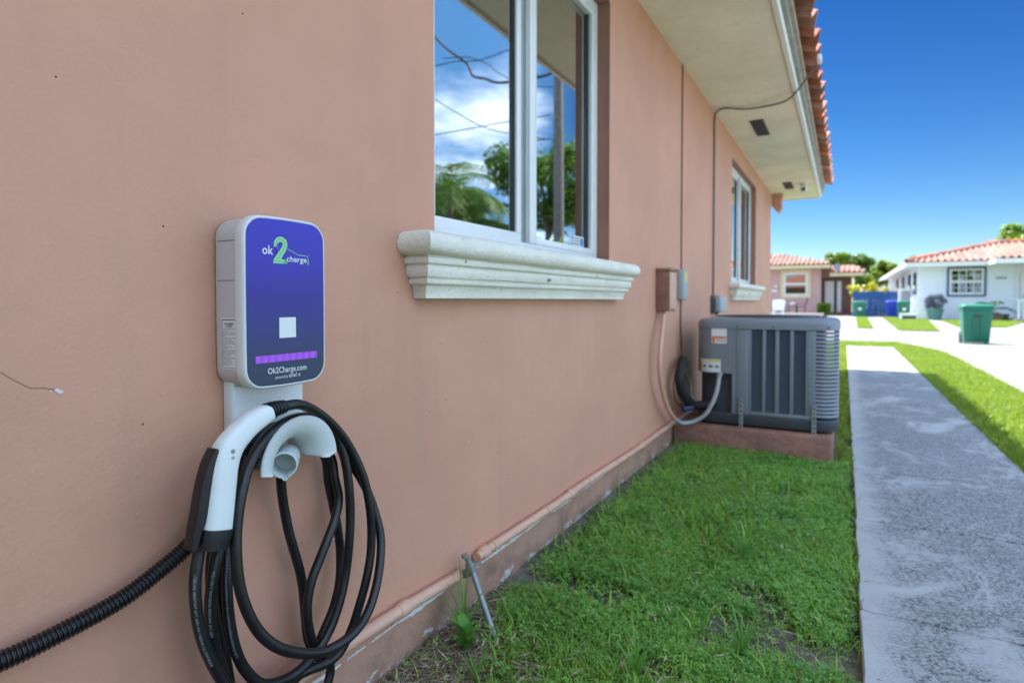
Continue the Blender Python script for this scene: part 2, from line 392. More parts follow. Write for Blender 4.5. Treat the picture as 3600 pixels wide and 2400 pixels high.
LEAF_Y = leaf_mat('yellow_shrub_leaf', (0.30, 0.34, 0.02), (0.62, 0.55, 0.03), 0.4, 0.4)
PALML = leaf_mat('palm_leaf', (0.04, 0.11, 0.014), (0.11, 0.20, 0.025), 0.35, 0.55)
WEEDL = leaf_mat('weed_leaf', (0.10, 0.27, 0.04), (0.17, 0.38, 0.07), 0.4, 0.4)

def glass_mat(name, refl, tint):
    m = bpy.data.materials.new(name); m.use_nodes = True; t = NT(m); t.t.nodes.clear()
    o = t.n('ShaderNodeOutputMaterial'); g = t.n('ShaderNodeBsdfGlossy'); g.inputs['Roughness'].default_value = 0.0; g.inputs['Color'].default_value = (0.97, 1.0, 1.0, 1)
    tr = t.n('ShaderNodeBsdfTransparent'); tr.inputs['Color'].default_value = (*tint, 1)
    f = t.n('ShaderNodeFresnel'); f.inputs['IOR'].default_value = 1.5
    fac = t.math('MINIMUM', t.math('ADD', f.outputs[0], refl), 0.95)
    mx = t.n('ShaderNodeMixShader'); t.l(fac, mx.inputs[0]); t.l(tr.outputs[0], mx.inputs[1]); t.l(g.outputs[0], mx.inputs[2]); t.l(mx.outputs[0], o.inputs[0])
    return m
GLASS = glass_mat('tinted_window_glass', 0.36, (0.74, 0.80, 0.80))
GLASS_D = glass_mat('plain_window_glass', 0.12, (0.35, 0.38, 0.38))
# ------------------------------------------------------------------ the near house
PITCH = R(19)
house = thing('stucco_house', 'salmon pink stucco house with tiled eave filling the left side', 'house', (0, 4, 0))
WINS = [(1.37, 2.80), (6.42, 8.28)]; WZ0, WZ1 = 1.13, 2.40
mb = MB()
ys = [-4.0, 0.0] + [v for ab in WINS for v in ab] + [10.06]; zs = [-0.25, WZ0, WZ1, 2.62]
for i in range(len(ys) - 1):
    for j in range(3):
        if j == 1 and (ys[i], ys[i+1]) in WINS: continue
        mb.poly([(0, ys[i], zs[j]), (0, ys[i+1], zs[j]), (0, ys[i+1], zs[j+1]), (0, ys[i], zs[j+1])])
mb.poly([(0, 10.06, -.25), (-8, 10.06, -.25), (-8, 10.06, 2.62), (0, 10.06, 2.62)])
mb.poly([(-8, 10.06, -.25), (-8, -4, -.25), (-8, -4, 2.62), (-8, 10.06, 2.62)])
mb.poly([(-8, -4, -.25), (0, -4, -.25), (0, -4, 2.62), (-8, -4, 2.62)])
bmesh.ops.remove_doubles(mb.b, verts=mb.b.verts, dist=0.0005)
obj('wall', mb, WALL, house)
# window reveals
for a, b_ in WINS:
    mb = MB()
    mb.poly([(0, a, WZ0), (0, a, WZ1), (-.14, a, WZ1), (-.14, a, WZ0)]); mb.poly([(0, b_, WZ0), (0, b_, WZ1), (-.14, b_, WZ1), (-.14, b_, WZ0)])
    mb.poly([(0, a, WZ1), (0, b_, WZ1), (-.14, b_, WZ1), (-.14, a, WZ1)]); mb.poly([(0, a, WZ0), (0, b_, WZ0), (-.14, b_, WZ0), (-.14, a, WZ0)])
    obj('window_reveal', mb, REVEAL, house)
obj('soffit', MB().box(-8.64, 0.64, -4.6, 10.76, 2.60, 2.615), SOFFIT, house)
fb = obj('fascia_board', MB().box(0.64, 0.672, -4.6, 10.70, 2.585, 2.70, 0.004), WHITE, house)
obj('fascia_board', MB().box(-8.6, 0.64, 10.762, 10.79, 2.585, 2.70, 0.004), WHITE, house)
obj('drip_edge', MB().box(0.674, 0.700, -4.6, 10.74, 2.655, 2.712, 0.004), DRIP, house)
obj('eave_mortar', MB().box(0.66, 0.725, -4.6, 10.72, 2.713, 2.745, 0.008), MORTAR, house)
mb = MB(); zr = 2.70 + math.tan(PITCH) * 4.7
A, B_, C_, D_ = (0.69, -4.6, 2.70), (0.69, 10.8, 2.70), (-8.69, 10.8, 2.70), (-8.69, -4.6, 2.70); e, f = (-4, 0.1, zr), (-4, 6.1, zr)
for q in ((A, B_, f, e), (B_, C_, f), (C_, D_, e, f), (D_, A, e)): mb.poly(q)
obj('roof_deck', mb, TERRA, house)
# barrel tiles: a shell with a raised roll and a shallow pan
def tile_mesh(name, wid, length, rise, th=0.014, n=7):
    prof = []
    for i in range(n + 1):
        u = i / n; v = -wid/2 + wid * u
        hgt = -rise * 0.22 * math.sin(math.pi * u / 0.42) if u < 0.42 else rise * math.sin(math.pi * (u - 0.42) / 0.58)
        prof.append((v, hgt))
    mb = MB()
    r0 = [(0, v, h) for v, h in prof] + [(0, v, h - th) for v, h in prof[::-1]]
    r1 = [(length, v * 1.02, h + 0.012) for v, h in prof] + [(length, v * 1.02, h + 0.012 - th) for v, h in prof[::-1]]
    mb.loft([r0, r1]); return mb.mesh(name, 40)
TILE = tile_mesh('roof_tile', 0.296, 0.42, 0.078); TILE.materials.append(TERRA)
dn = Vector((math.cos(PITCH), 0, -math.sin(PITCH)))
k = 0
y = -1.5
while y < 10.7:
    for c in range(3):
        nose = Vector((0.815, y, 2.735)) - dn * (0.36 * c) + Vector((random.uniform(-.008, .008), random.uniform(-.006, .006), 0.018 * c * 0))
        o = inst('roof_tile', TILE, None, house, nose - dn * 0.42 + Vector((0, 0, 0.012 + random.uniform(0, .006))), (random.uniform(-.02, .02), PITCH + random.uniform(-.012, .012), random.uniform(-.012, .012)))
    y += 0.292
# corbel at the far end under the soffit
mb = MB(); mb.prism([(0.0, 10.10, 2.598), (0.0, 10.10, 2.42), (0.10, 10.10, 2.30), (0.15, 10.10, 2.39), (0.135, 10.10, 2.47), (0.16, 10.10, 2.598)], (0, 0.22, 0)); obj('corbel', mb, WALL, house)
for y0, y1 in ((5.90, 6.46), (9.19, 9.73)):
    v = obj('soffit_vent', MB().box(0.235, 0.34, y0, y1, 2.594, 2.599), M('vent_mesh', (0.03, 0.032, 0.03), 0.8, bump=0.8, bscale=400), house)
    mb = MB()
    for q in ((0.229, 0.235, y0 - .006, y1 + .006), (0.34, 0.346, y0 - .006, y1 + .006), (0.235, 0.34, y0 - .006, y0), (0.235, 0.34, y1, y1 + .006)): mb.box(q[0], q[1], q[2], q[3], 2.592, 2.599)
    obj('vent_frame', mb, GASKET, v)
# paint crack and chip on the wall
mb = MB(); cp = [(0.373, .852), (.387, .840), (.402, .829), (.408, .825), (.423, .8235), (.438, .819)]
for (a, b_), (c, d) in zip(cp[:-1], cp[1:]):
    w0 = 0.0005; mb.poly([(0.0006, a, b_ + w0), (0.0006, c, d + w0), (0.0006, c, d - w0), (0.0006, a, b_ - w0)])
obj('hairline_crack', mb, M('crack_dark', (0.16, 0.09, 0.065), 0.9), house)
mb = MB()
mb.prism([(0.0003, y_, z_) for y_, z_ in ((.4365, .8185), (.4395, .8205), (.4425, .8195), (.4475, .8160), (.4490, .8140), (.4465, .8135), (.445, .8120), (.442, .8128), (.4395, .8155))], (0.0008, 0, 0))
mb.prism([(0.0003, y_, z_) for y_, z_ in ((.4315, .8185), (.4330, .8190), (.4335, .8165), (.4320, .8160))], (0.0007, 0, 0))
obj('paint_chip', mb, M('bare_plaster', (0.72, 0.74, 0.72), 0.8), house)

# ---- windows
def sill(y0, y1, parent):
    prof = [(.0, 1.1345), (.066, 1.1335), (.088, 1.129), (.101, 1.119), (.107, 1.103), (.105, 1.087), (.097, 1.075), (.084, 1.069), (.074, 1.068), (.0735, 1.064), (.080, 1.062), (.080, 1.051), (.078, 1.047), (.070, 1.045), (.069, 1.041), (.072, 1.036), (.070, 1.022), (.066, 1.013), (.057, 1.011), (.0565, 1.007), (.061, 1.005), (.061, .997), (.058, .993), (.049, .991), (.048, .987), (.044, .978), (.041, .968), (.040, .956), (.0, .956)]
    rings = []
    for o, z in prof:
        jit = [random.uniform(-.001, .001) for _ in range(4)]
        yy = [y0 + (y1 - y0) * q / 10 for q in range(11)]
        front = [(0.001 + o + random.uniform(-.0012, .0012), y, z + random.uniform(-.001, .001)) for y in yy]
        front[0] = (0.001 + o, y0 - o, z); front[-1] = (0.001 + o, y1 + o, z)
        rings.append([(0.001, y0 - o, z)] + front + [(0.001, y1 + o, z)])
    mb = MB(); mb.loft(rings, True, True); s_ = obj('window_sill', mb, STONE, parent, 45)
    for u, z in ((0.06, 1.058), (0.42, 1.024), (0.72, 1.055)):
        obj('anchor_screw', MB().cyl((0.070, y0 + (y1 - y0) * u, z), (1, 0, 0), 0.006, 0.0115, 10), GALV, s_)
    return s_
def window(y0, y1, lbl, near):
    wroot = bpy.data.objects.new('window', None); COL.objects.link(wroot); wroot.parent = house; wroot['label'] = lbl
    X0 = -0.062; mid = (y0 + y1) / 2
    f = MB()   # outer frame: bottom has two ledges
    f.box(-.13, X0, y0 + .001, y0 + .075, WZ0 + .003, WZ1 - .001, .003); f.box(-.13, X0, y1 - .036, y1 - .001, WZ0 + .003, WZ1 - .001, .003)
    f.box(-.13, X0, y0 + .0755, y1 - .0365, WZ0 + .003, 1.172, .003); f.box(-.13, X0, y0 + .0755, y1 - .0365, WZ1 - .045, WZ1 - .001, .003)
    obj('frame', f, ALU, wroot, 40)
    s1 = MB()  # sliding sash, left, set nearer the room
    a, b_ = y0 + .076, mid - .060
    s1.box(-.112, -.074, a, b_, 1.173, 1.208, .003); s1.box(-.112, -.074, a, b_, WZ1 - .085, WZ1 - .046, .003); s1.box(-.112, -.074, a, a + .03, 1.2085, WZ1 - .0855, .003); s1.box(-.112, -.074, b_ - .034, b_, 1.2085, WZ1 - .0855, .003)
    obj('sash', s1, ALU, wroot, 40)
    m_ = MB(); m_.box(-.118, -.080, mid - .059, mid - .030, 1.173, WZ1 - .046, .003); obj('meeting_stile', m_, ALU_IN, wroot, 40)
    m_ = MB(); m_.box(-.110, -.068, mid - .029, mid - .012, 1.173, WZ1 - .046, .002); obj('meeting_stile', m_, ALU_IN, wroot, 40)
    m_ = MB(); m_.box(-.118, -.060, mid - .011, mid + .046, 1.173, WZ1 - .046, .004); obj('mullion', m_, ALU, wroot, 40)
    s2 = MB(); c, d = mid + .0465, y1 - .037
    s2.box(-.105, -.064, c, d, 1.173, 1.200, .003); s2.box(-.105, -.064, c, d, WZ1 - .078, WZ1 - .046, .003); s2.box(-.105, -.064, d - .036, d, 1.2005, WZ1 - .0785, .003)
    obj('sash', s2, ALU, wroot, 40)
    g = MB(); g.box(-.098, -.079, d - .052, d - .0365, 1.2005, WZ1 - .0785); g.box(-.104, -.082, b_ - .042, b_ - .0345, 1.2085, WZ1 - .0855); obj('gasket', g, GASKET, wroot)
    obj('pane', MB().box(-.096, -.092, a + .031, b_ - .0425, 1.2085, WZ1 - .0855), GLASS, wroot)
    obj('pane', MB().box(-.094, -.090, c, d - .0525, 1.2005, WZ1 - .0785), GLASS, wroot)
    if near:
        for yy in (y0 + .135, y1 - .18): obj('weep_cover', MB().box(X0 + .0005, X0 + .007, yy, yy + .13, 1.1355, 1.1590, .002), WHITE, wroot)
        st = obj('sticker', MB().box(-.0897, -.0890, d - .20, d - .075, 1.207, 1.252), PAPER, wroot)
        obj('sticker_print', MB().box(-.0889, -.0886, d - .118, d - .082, 1.210, 1.246), BLUEST, wroot)
        lm = MB()
        for q in range(3): lm.box(-.0889, -.0886, d - .195, d - .125, 1.213 + q * .013, 1.218 + q * .013)
        obj('sticker_lines', lm, INK, wroot)
    # room behind: recess box and curtains
    r = MB(); xb = -2.6
    P8 = [(-.145, y0 - .5, .6), (-.145, y1 + .5, .6), (-.145, y1 + .5, 2.58), (-.145, y0 - .5, 2.58)]; Q8 = [(xb, p[1], p[2]) for p in P8]
    r.poly(Q8)
    for i in range(4): r.poly([P8[i], P8[(i+1) % 4], Q8[(i+1) % 4], Q8[i]])
    r.poly([(-.145, y0 - .5, .6), (-.145, y0, .6), (-.145, y0, 2.58), (-.145, y0 - .5, 2.58)]); r.poly([(-.145, y1, .6), (-.145, y1 + .5, .6), (-.145, y1 + .5, 2.58), (-.145, y1, 2.58)])
    obj('room', r, ROOMM, wroot)
    for (ca, cb) in ((y0 + .02, y0 + .33), (mid - .24, mid - .06)):
        n = 24; cm = MB()
        top = [(-.165 + .012 * math.sin(i * 1.55), ca + (cb - ca) * i / n, 2.44) for i in range(n + 1)]; bot = [(x * 1.0 - .004 * math.sin(i), y, 1.0) for i, (x, y, z) in enumerate(top)]
        cm.loft([top, bot], False, False, closed=False); obj('curtain', cm, CURTAIN, wroot, 80)
    sill(y0 - .055, y1 + .055, wroot)
    return wroot
window(*WINS[0], 'large white sliding window above the moulded sill', True)
window(*WINS[1], 'smaller looking white window far along the wall', False)

# ------------------------------------------------------------------ EV charger
ch = thing('ev_charger', 'wall mounted electric car charger with purple face and lit bar', 'charger', (0.0, 0.782, 0.79))
YC, ZC, HW, HH = 0.782, 0.9465, 0.094, 0.156
def outline(inset, x, rad=0.036, bulge=0.0035, n=9):
    hw, hh, r = HW - inset, HH - inset, max(0.004, rad - inset); o = []
    for cy, cz, a0 in ((hw - r, hh - r, 0), (-(hw - r), hh - r, 90), (-(hw - r), -(hh - r), 180), (hw - r, -(hh - r), 270)):
        for i in range(n):
            a = R(a0 + 90 * i / (n - 1)); o.append((cy + r * math.cos(a), cz + r * math.sin(a)))
    P = []
    full = []
    for i, p in enumerate(o):
        full.append(p); q = o[(i + 1) % len(o)]
        if math.dist(p, q) > 0.03:
            for k in range(1, 8): full.append((p[0] + (q[0] - p[0]) * k / 8, p[1] + (q[1] - p[1]) * k / 8))
    for y, z in full:
        b = bulge * (1 - (y / hw) ** 2) * (z / hh) ** 3; P.append((x, YC + y + 0.0012 * (1 - (z / hh) ** 2) * (y / hw), ZC + z + b))
    return P
mb = MB(); mb.loft([outline(.012, .004), outline(.006, .007), outline(.0045, .012), outline(.0045, .0668)], True, False); hs = obj('housing', mb, PLASTIC, ch, 40)
mb = MB(); mb.loft([outline(.0045, .0665), outline(.001, .0668), outline(0, .070), outline(0, .0850), outline(.0012, .0890), outline(.0028, .0908), outline(.0040, .0914), outline(.0052, .0906)], True, True); cv = obj('front_cover', mb, PLASTIC_L, ch, 40)
def panel_mat():
    m, t, b = new_mat('charger_face_print'); p = t.pos(); sx = t.n('ShaderNodeSeparateXYZ'); t.l(p, sx.inputs[0])
    r = t.n('ShaderNodeValToRGB'); t.l(t.step(sx.outputs['Z'], 0.0, 1.0), r.inputs[0])
    mr = t.n('ShaderNodeMapRange'); t.l(sx.outputs['Z'], mr.inputs[0]); mr.inputs[1].default_value = 0.79; mr.inputs[2].default_value = 1.105
    t.l(mr.outputs[0], r.inputs[0]); el = r.color_ramp.elements
    el[0].color = (*S(40, 60, 78), 1); el[1].color = (*S(58, 54, 182), 1)
    for q, c in ((0.16, S(42, 60, 88)), (0.34, S(48, 56, 120)), (0.52, S(50, 46, 140)), (0.72, S(56, 50, 168))):
        e = el.new(q); e.color = (*c, 1)
    t.l(r.outputs[0], b.inputs['Base Color']); b.inputs['Roughness'].default_value = 0.42; b.inputs['Specular IOR Level'].default_value = 0.4
    return m
mb = MB(); mb.loft([outline(.0058, .0904), outline(.0058, .0915)], True, True); obj('face_panel', mb, panel_mat(), ch, 40)
XF = 0.0918
face = lambda y0, z0: (lambda tx, ty: Vector((XF + .0002, y0 + tx, z0 + ty)) - root_loc(ch))
def flat(name, pts, mat, x=XF, parent=ch):
    mb = MB(); mb.prism([(x - .0002, a, b) for a, b in pts], (0.0004, 0, 0)); return obj(name, mb, mat, parent)
# logo
obj('lettering', text_mesh('ok', 0.0235, face(.7262, 1.0345), bold=0.0003, width=.0235), LOGOW, ch)
obj('lettering', text_mesh('charge', 0.0150, face(.7805, 1.0238), bold=0.00018, width=.0475), LOGOW, ch)
obj('lettering', text_mesh('TM', 0.0026, face(.8325, 1.0372)), LOGOW, ch)
def two(scale_out, mat, x):
    # numeral 2 drawn as a thick stroke
    cl_ = [(.7560, 1.0490), (.7562, 1.0565), (.7610, 1.0625), (.7680, 1.0640), (.7745, 1.0610), (.7768, 1.0545), (.7745, 1.0480), (.7690, 1.0400), (.7625, 1.0310), (.7555, 1.0225)]
    P = spline([(x, a, b) for a, b in cl_], 6); L_, R_ = [], []
    for i, p in enumerate(P):
        t_ = (P[min(i+1, len(P)-1)] - P[max(i-1, 0)]).normalized(); nrm = Vector((0, -t_.z, t_.y)); wd = scale_out * (0.8 + 0.35 * i / len(P))
        L_.append(p + nrm * wd); R_.append(p - nrm * wd)
    mb = MB(); mb.loft([L_, R_], False, False, closed=False)
    dz = scale_out * 0.75
    mb.poly([(x + .00004, .7505 - dz * .3, 1.0228 - dz), (x + .00004, .7720 + dz * .3, 1.0228 - dz), (x + .00004, .7735 + dz * .3, 1.0228 + dz), (x + .00004, .7520 - dz * .3, 1.0228 + dz)])
    obj('logo_numeral', mb, mat, ch)
two(0.0052, GREEN2, XF + .0002); two(0.0030, GREEN1, XF + .0004)
flat('logo_bolt', [(.7590, 1.0560), (.7625, 1.0560), (.7605, 1.0490), (.7640, 1.0490), (.7565, 1.0335), (.7585, 1.0440), (.7552, 1.0440)], LOGOP, XF + .0008)
for i in range(3): flat('logo_bar', [(.7742 + i * .0026, 1.0190), (.7758 + i * .0026, 1.0190), (.7766 + i * .0026, 1.0266), (.7750 + i * .0026, 1.0266)], GREEN1, XF + .0003)
mb = MB(); mb.tube([(XF, a, b) for a, b in ((.7815, 1.0465), (.7850, 1.0463), (.7920, 1.0435), (.8065, 1.0378), (.8120, 1.0368), (.8240, 1.0366), (.8300, 1.0350), (.8316, 1.0300), (.8316, 1.0245))], 0.0007, 6, 5); obj('logo_car_line', mb, GREEN2, ch)
flat('logo_plug', [(.8300, 1.0245), (.8332, 1.0245), (.8332, 1.0218), (.8322, 1.0205), (.8310, 1.0205), (.8300, 1.0218)], GREEN1, XF + .0002)
for a in (.8304, .8322): flat('logo_plug_pin', [(a, 1.0205), (a + .0007, 1.0205), (a + .0007, 1.0188), (a, 1.0188)], GREEN1, XF + .0002)
flat('blank_sticker', [(.7622, .8800), (.8005, .8800), (.8005, .9182), (.7622, .9182)], PAPER)
def led_mat():
    m, t, b = new_mat('lit_purple_bar'); p = t.pos(); sx = t.n('ShaderNodeSeparateXYZ'); t.l(p, sx.inputs[0])
    f = t.step(t.math('SINE', t.math('MULTIPLY', sx.outputs['Y'], 2 * math.pi / 0.0158)), -1, 1, 0, 1)
    c = t.mix(f, S(116, 52, 190), S(138, 66, 226)); b.inputs['Base Color'].default_value = (.05, .02, .09, 1); b.inputs['Roughness'].default_value = 0.35
    t.l(c, b.inputs['Emission Color']); b.inputs['Emission Strength'].default_value = 0.30; return m
mb = MB(); mb.box(XF - .0003, XF + .0003, .7100, .8523, .8363, .8495, .0002); obj('light_bar', mb, led_mat(), ch)
obj('lettering', text_mesh('Ok2Charge.com', 0.0155, face(.7360, .8152), bold=0.00012, width=.0895), LOGOW, ch)
obj('lettering', text_mesh('powered by', 0.0078, face(.7522, .8046), width=.0285), LOGOW, ch)
obj('lettering', text_mesh('enel x', 0.0125, face(.7830, .8042), width=.0275), LOGOW, ch)
# side label and seams on the left flank (plane y = .6925)
YL = YC - HW + .0045 - .0015
sd = lambda x0, z0: (lambda tx, ty: Vector((x0 + tx, YL - .0007, z0 + ty)) - root_loc(ch))
lab = obj('warning_label', MB().box(.0245, .0664, YL - .0004, YL + .0005, .8256, .9180), PAPER, ch)
mb = MB()
for q in ((.0262, .0664, .9145, .9160), (.0262, .0272, .8280, .9145), (.0272, .0664, .8280, .8288)): mb.box(q[0], q[1], YL - .0006, YL - .0004, q[2], q[3])
obj('label_border', mb, INK, lab)
obj('label_lettering', text_mesh('AVERTISSEMENT', 0.0046, sd(.0318, .9065), bold=.0001, width=.0275), INK, lab)
obj('label_lettering', text_mesh('ATTENTION', 0.0046, sd(.0362, .9020), bold=.0001, width=.0185), INK, lab)
fine = ['CONSULTER LE MANUEL DU PROPRIETAIRE', "AVANT D'UTILISER", 'REINITIALISATION AUTOMATIQUE POUR', 'UTILISATION STRICTEMENT RESERVEE AUX', 'VEHICULES', 'POUR EVITER TOUT RISQUE D\'INCENDIE OU', 'DE DECHARGE ELECTRIQUE', 'CET APPAREIL AVEC UNE RALLONGE', 'POUR REDUIRE LE RISQUE DE DECHARGE', 'ELECTRIQUE', 'UTILISEZ PAS SI LE CABLE', 'EST ENDOMMAGE', "D'UTILISATION POUR PLUS D'INFORMATIONS", 'RISQUE DE DECHARGE ELECTRIQUE NE', 'RETIREZ PAS LE COUVERCLE', 'TECHNICIEN QUALIFIE', 'RISQUE D\'EXPLOSION CET EQUIPEMENT', 'COMPORTE DES PIECES', 'CET APPAREIL EST DESTINE', 'AUX VEHICULES ELECTRIQUES', 'TEMPS A L\'INTERIEUR']
for i, s_ in enumerate(fine): obj('label_lettering', text_mesh(s_, 0.0026, sd(.0285, .8978 - i * .00325), width=min(.0365, len(s_) * .00105)), INK, lab)
for z in (1.0577, .9860): obj('housing_seam', MB().box(.0150, .0664, YL - .0003, YL + .0006, z - .00035, z + .00035), M('seam_shadow', (.12, .12, .13), .7), ch)
# back plate below the body
mb = MB(); mb.box(.001, .030, .7075, .8730, .700, .8045, .005, 3); obj('back_plate', mb, PLASTIC_L, ch, 40)
obj('plate_seam', MB().box(.0296, .0303, .7100, .8705, .7915, .7923), M('seam_shadow2', (.2, .2, .21), .7), ch)
# cable hook: half trumpet flaring to the front, and the holster ring
hy, hz_ = 0.802, 0.637
prof = [(.047, .026), (.048, .045), (.052, .062), (.061, .078), (.074, .090), (.086, .096), (.0905, .0985), (.0915, .1015), (.0895, .1040), (.080, .1036), (.068, .1000), (.058, .0935), (.050, .084), (.0455, .070), (.0440, .046), (.043, .026)]
rings = []
NA = 40
for i in range(NA + 1):
    a = R(-3 + 190 * i / NA); e = min(1.0, math.sin(math.pi * min(1, max(0, i / NA))) * 9)
    mid_r = .06
    rings.append([(x, hy + (mid_r + (r - mid_r) * (0.35 + .65 * e)) * math.cos(a) if i in (0, NA) else hy + r * math.cos(a), hz_ + (mid_r + (r - mid_r) * (0.35 + .65 * e)) * math.sin(a) if i in (0, NA) else hz_ + r * math.sin(a)) for r, x in prof])
mb = MB(); mb.loft(rings, True, True); hook = obj('cable_hook', mb, HOOKM, ch, 50)
mb = MB(); mb.box(.001, .03, .772, .832, .618, .699, .004); obj('hook_plate', mb, HOOKM, ch, 40)
# holster: open tube with a key notch at the bottom
axd = Vector((.70, -.70, .03)).normalized(); ax0 = Vector((.098, .764, .641)) - axd * .0785; u_ = axd.cross(Vector((0, 0, 1))).normalized(); v_ = u_.cross(axd)
def ringpts(d, r, notch):
    o = []
    for i in range(36):
        a = 2 * math.pi * i / 36; q = r * (1.0 + (0.20 if abs(((math.degrees(a) - 265 + 180) % 360) - 180) < 13 else 0) * notch)
        o.append(ax0 + axd * d + u_ * (q * math.cos(a)) + v_ * (q * math.sin(a)))
    return o
mb = MB(); mb.loft([ringpts(0, .0245, 0), ringpts(.062, .0245, 0), ringpts(.066, .0245, 1), ringpts(.0775, .0245, 1), ringpts(.0785, .0238, 1), ringpts(.0785, .0222, 1), ringpts(.0775, .0214, 1), ringpts(.02, .0205, 0), ringpts(.018, .012, 0)], True, True)
obj('holster', mb, HOOKM, ch, 45)
for a in (0.55, 2.6):
    pass

# ------------------------------------------------------------------ charging cable and connector
cb = thing('charging_cable', 'coiled black charging cable with pale grey plug hung on the hook', 'cable', (0.1, 0.80, 0.2))
lead = [(0.115, 0.748, 0.7553), (0.112, 0.7872, 0.7538), (0.1, 0.8345, 0.7346), (0.09, 0.8829, 0.7033), (0.085, 0.9237, 0.6659), (0.085, 0.9555, 0.6227), (0.09, 0.9743, 0.5817), (0.095, 0.9861, 0.5419), (0.1, 0.9929, 0.4918), (0.1, 0.9975, 0.4412), (0.1, 0.9945, 0.3886), (0.1, 0.9802, 0.3362), (0.095, 0.9633, 0.2848), (0.085, 0.949, 0.236), (0.075, 0.9263, 0.1966), (0.07, 0.8914, 0.1887), (0.07, 0.8485, 0.1985), (0.07, 0.7984, 0.2068), (0.08, 0.7327, 0.213)]
front = [(0.085, 1.0234, 0.4754), (0.1, 1.0261, 0.4224), (0.115, 1.0102, 0.3813), (0.13, 0.982, 0.338), (0.14, 0.9488, 0.3005), (0.145, 0.9105, 0.2774), (0.15, 0.8577, 0.2721), (0.15, 0.806, 0.2801), (0.15, 0.7536, 0.3052), (0.15, 0.7055, 0.3403), (0.145, 0.6729, 0.3799), (0.14, 0.6518, 0.4264), (0.135, 0.6409, 0.4741), (0.13, 0.6388, 0.5243), (0.125, 0.6437, 0.5688), (0.12, 0.6556, 0.6152), (0.11, 0.6772, 0.6563), (0.1, 0.7077, 0.6886), (0.09, 0.7503, 0.7107), (0.085, 0.7961, 0.7216), (0.08, 0.8449, 0.7158), (0.075, 0.8889, 0.6945), (0.075, 0.922, 0.6566), (0.08, 0.9386, 0.6086), (0.085, 0.9448, 0.5516), (0.085, 0.9484, 0.4898), (0.085, 0.9448, 0.4301), (0.08, 0.9405, 0.3698), (0.08, 0.9254, 0.3197), (0.08, 0.9021, 0.2746), (0.08, 0.8715, 0.2433), (0.08, 0.8346, 0.2254), (0.08, 0.79, 0.2190)]
cross = [(0.05, 0.926, 0.6163), (0.055, 0.9333, 0.5675), (0.06, 0.9396, 0.5231), (0.065, 0.9245, 0.4852), (0.07, 0.8967, 0.4485), (0.07, 0.8729, 0.4111), (0.07, 0.853, 0.3777), (0.07, 0.8422, 0.3372), (0.07, 0.8443, 0.2912), (0.065, 0.8614, 0.2441), (0.055, 0.8946, 0.1987), (0.05, 0.9215, 0.1612), (0.05, 0.9155, 0.1295), (0.05, 0.8983, 0.1004)]
inner = [(0.035, 0.9233, 0.615), (0.035, 0.9341, 0.5557), (0.035, 0.9481, 0.4988), (0.04, 0.9563, 0.4438), (0.04, 0.9629, 0.3879), (0.045, 0.9544, 0.3298), (0.045, 0.9362, 0.28), (0.045, 0.9101, 0.2442), (0.045, 0.8904, 0.2195), (0.04, 0.8758, 0.2042)]
drop = [(0.05, 0.7968, 0.6103), (0.045, 0.8025, 0.5764), (0.04, 0.813, 0.5325), (0.04, 0.8232, 0.4848), (0.04, 0.8367, 0.4391), (0.04, 0.8505, 0.3926), (0.04, 0.8588, 0.3474), (0.04, 0.8635, 0.295), (0.04, 0.8709, 0.2407), (0.035, 0.9021, 0.1846)]
la = [(0.06, 0.6764, 0.6602), (0.06, 0.6451, 0.6086), (0.08, 0.6147, 0.5735), (0.095, 0.5955, 0.5366), (0.1, 0.5859, 0.4955), (0.1, 0.587, 0.4525), (0.1, 0.594, 0.4065), (0.1, 0.6091, 0.3588), (0.1, 0.6303, 0.3099), (0.1, 0.6619, 0.2534)]
lb = [(0.05, 0.6996, 0.6533), (0.06, 0.6796, 0.5986), (0.07, 0.6594, 0.5568), (0.085, 0.638, 0.5255), (0.09, 0.6237, 0.4843), (0.085, 0.6214, 0.4399), (0.08, 0.6267, 0.3917), (0.075, 0.6406, 0.3382), (0.07, 0.6605, 0.28)]
lc = [(0.03, 0.7181, 0.635), (0.035, 0.6851, 0.5711), (0.045, 0.6611, 0.5302), (0.05, 0.6485, 0.4933), (0.05, 0.6478, 0.4441), (0.05, 0.6547, 0.3878), (0.05, 0.6635, 0.3296), (0.05, 0.6706, 0.268)]
ld = [(0.05, 0.7163, 0.6641), (0.06, 0.6875, 0.5963), (0.07, 0.6698, 0.5463), (0.08, 0.6573, 0.4963), (0.085, 0.6528, 0.4468), (0.085, 0.6571, 0.3923), (0.085, 0.6681, 0.3374), (0.085, 0.6895, 0.2864), (0.085, 0.7268, 0.2416)]
le = [(0.03, 0.7442, 0.6667), (0.035, 0.7144, 0.6292), (0.035, 0.6971, 0.5673), (0.04, 0.6808, 0.5151), (0.045, 0.6735, 0.4609), (0.045, 0.6726, 0.3961), (0.045, 0.6748, 0.3224), (0.045, 0.6858, 0.243)]
over = lambda x, h=0.0: [(x, .745, .692 + h), (x, .802, .702 + h), (x, .865, .688 + h)]
run1 = lead + la[::-1] + over(.052) + cross + [(.05, .83, .07), (.055, .74, .12), (.065, .685, .20)] + lb[::-1] + over(.036) + inner + [(.045, .83, .18), (.05, .74, .20)] + lc[::-1]
run2 = [(.060, .820, .713), (.060, .885, .690), (.062, .935, .640), (.068, .982, .575), (.076, 1.008, .525)] + front + ld[::-1]
for nm, P in (('cable_run', run1), ('cable_run', run2), ('cable_run', drop), ('cable_run', le)):
    obj(nm, MB().tube(P, 0.0096, 14, 7), RUBBER, cb, 80)
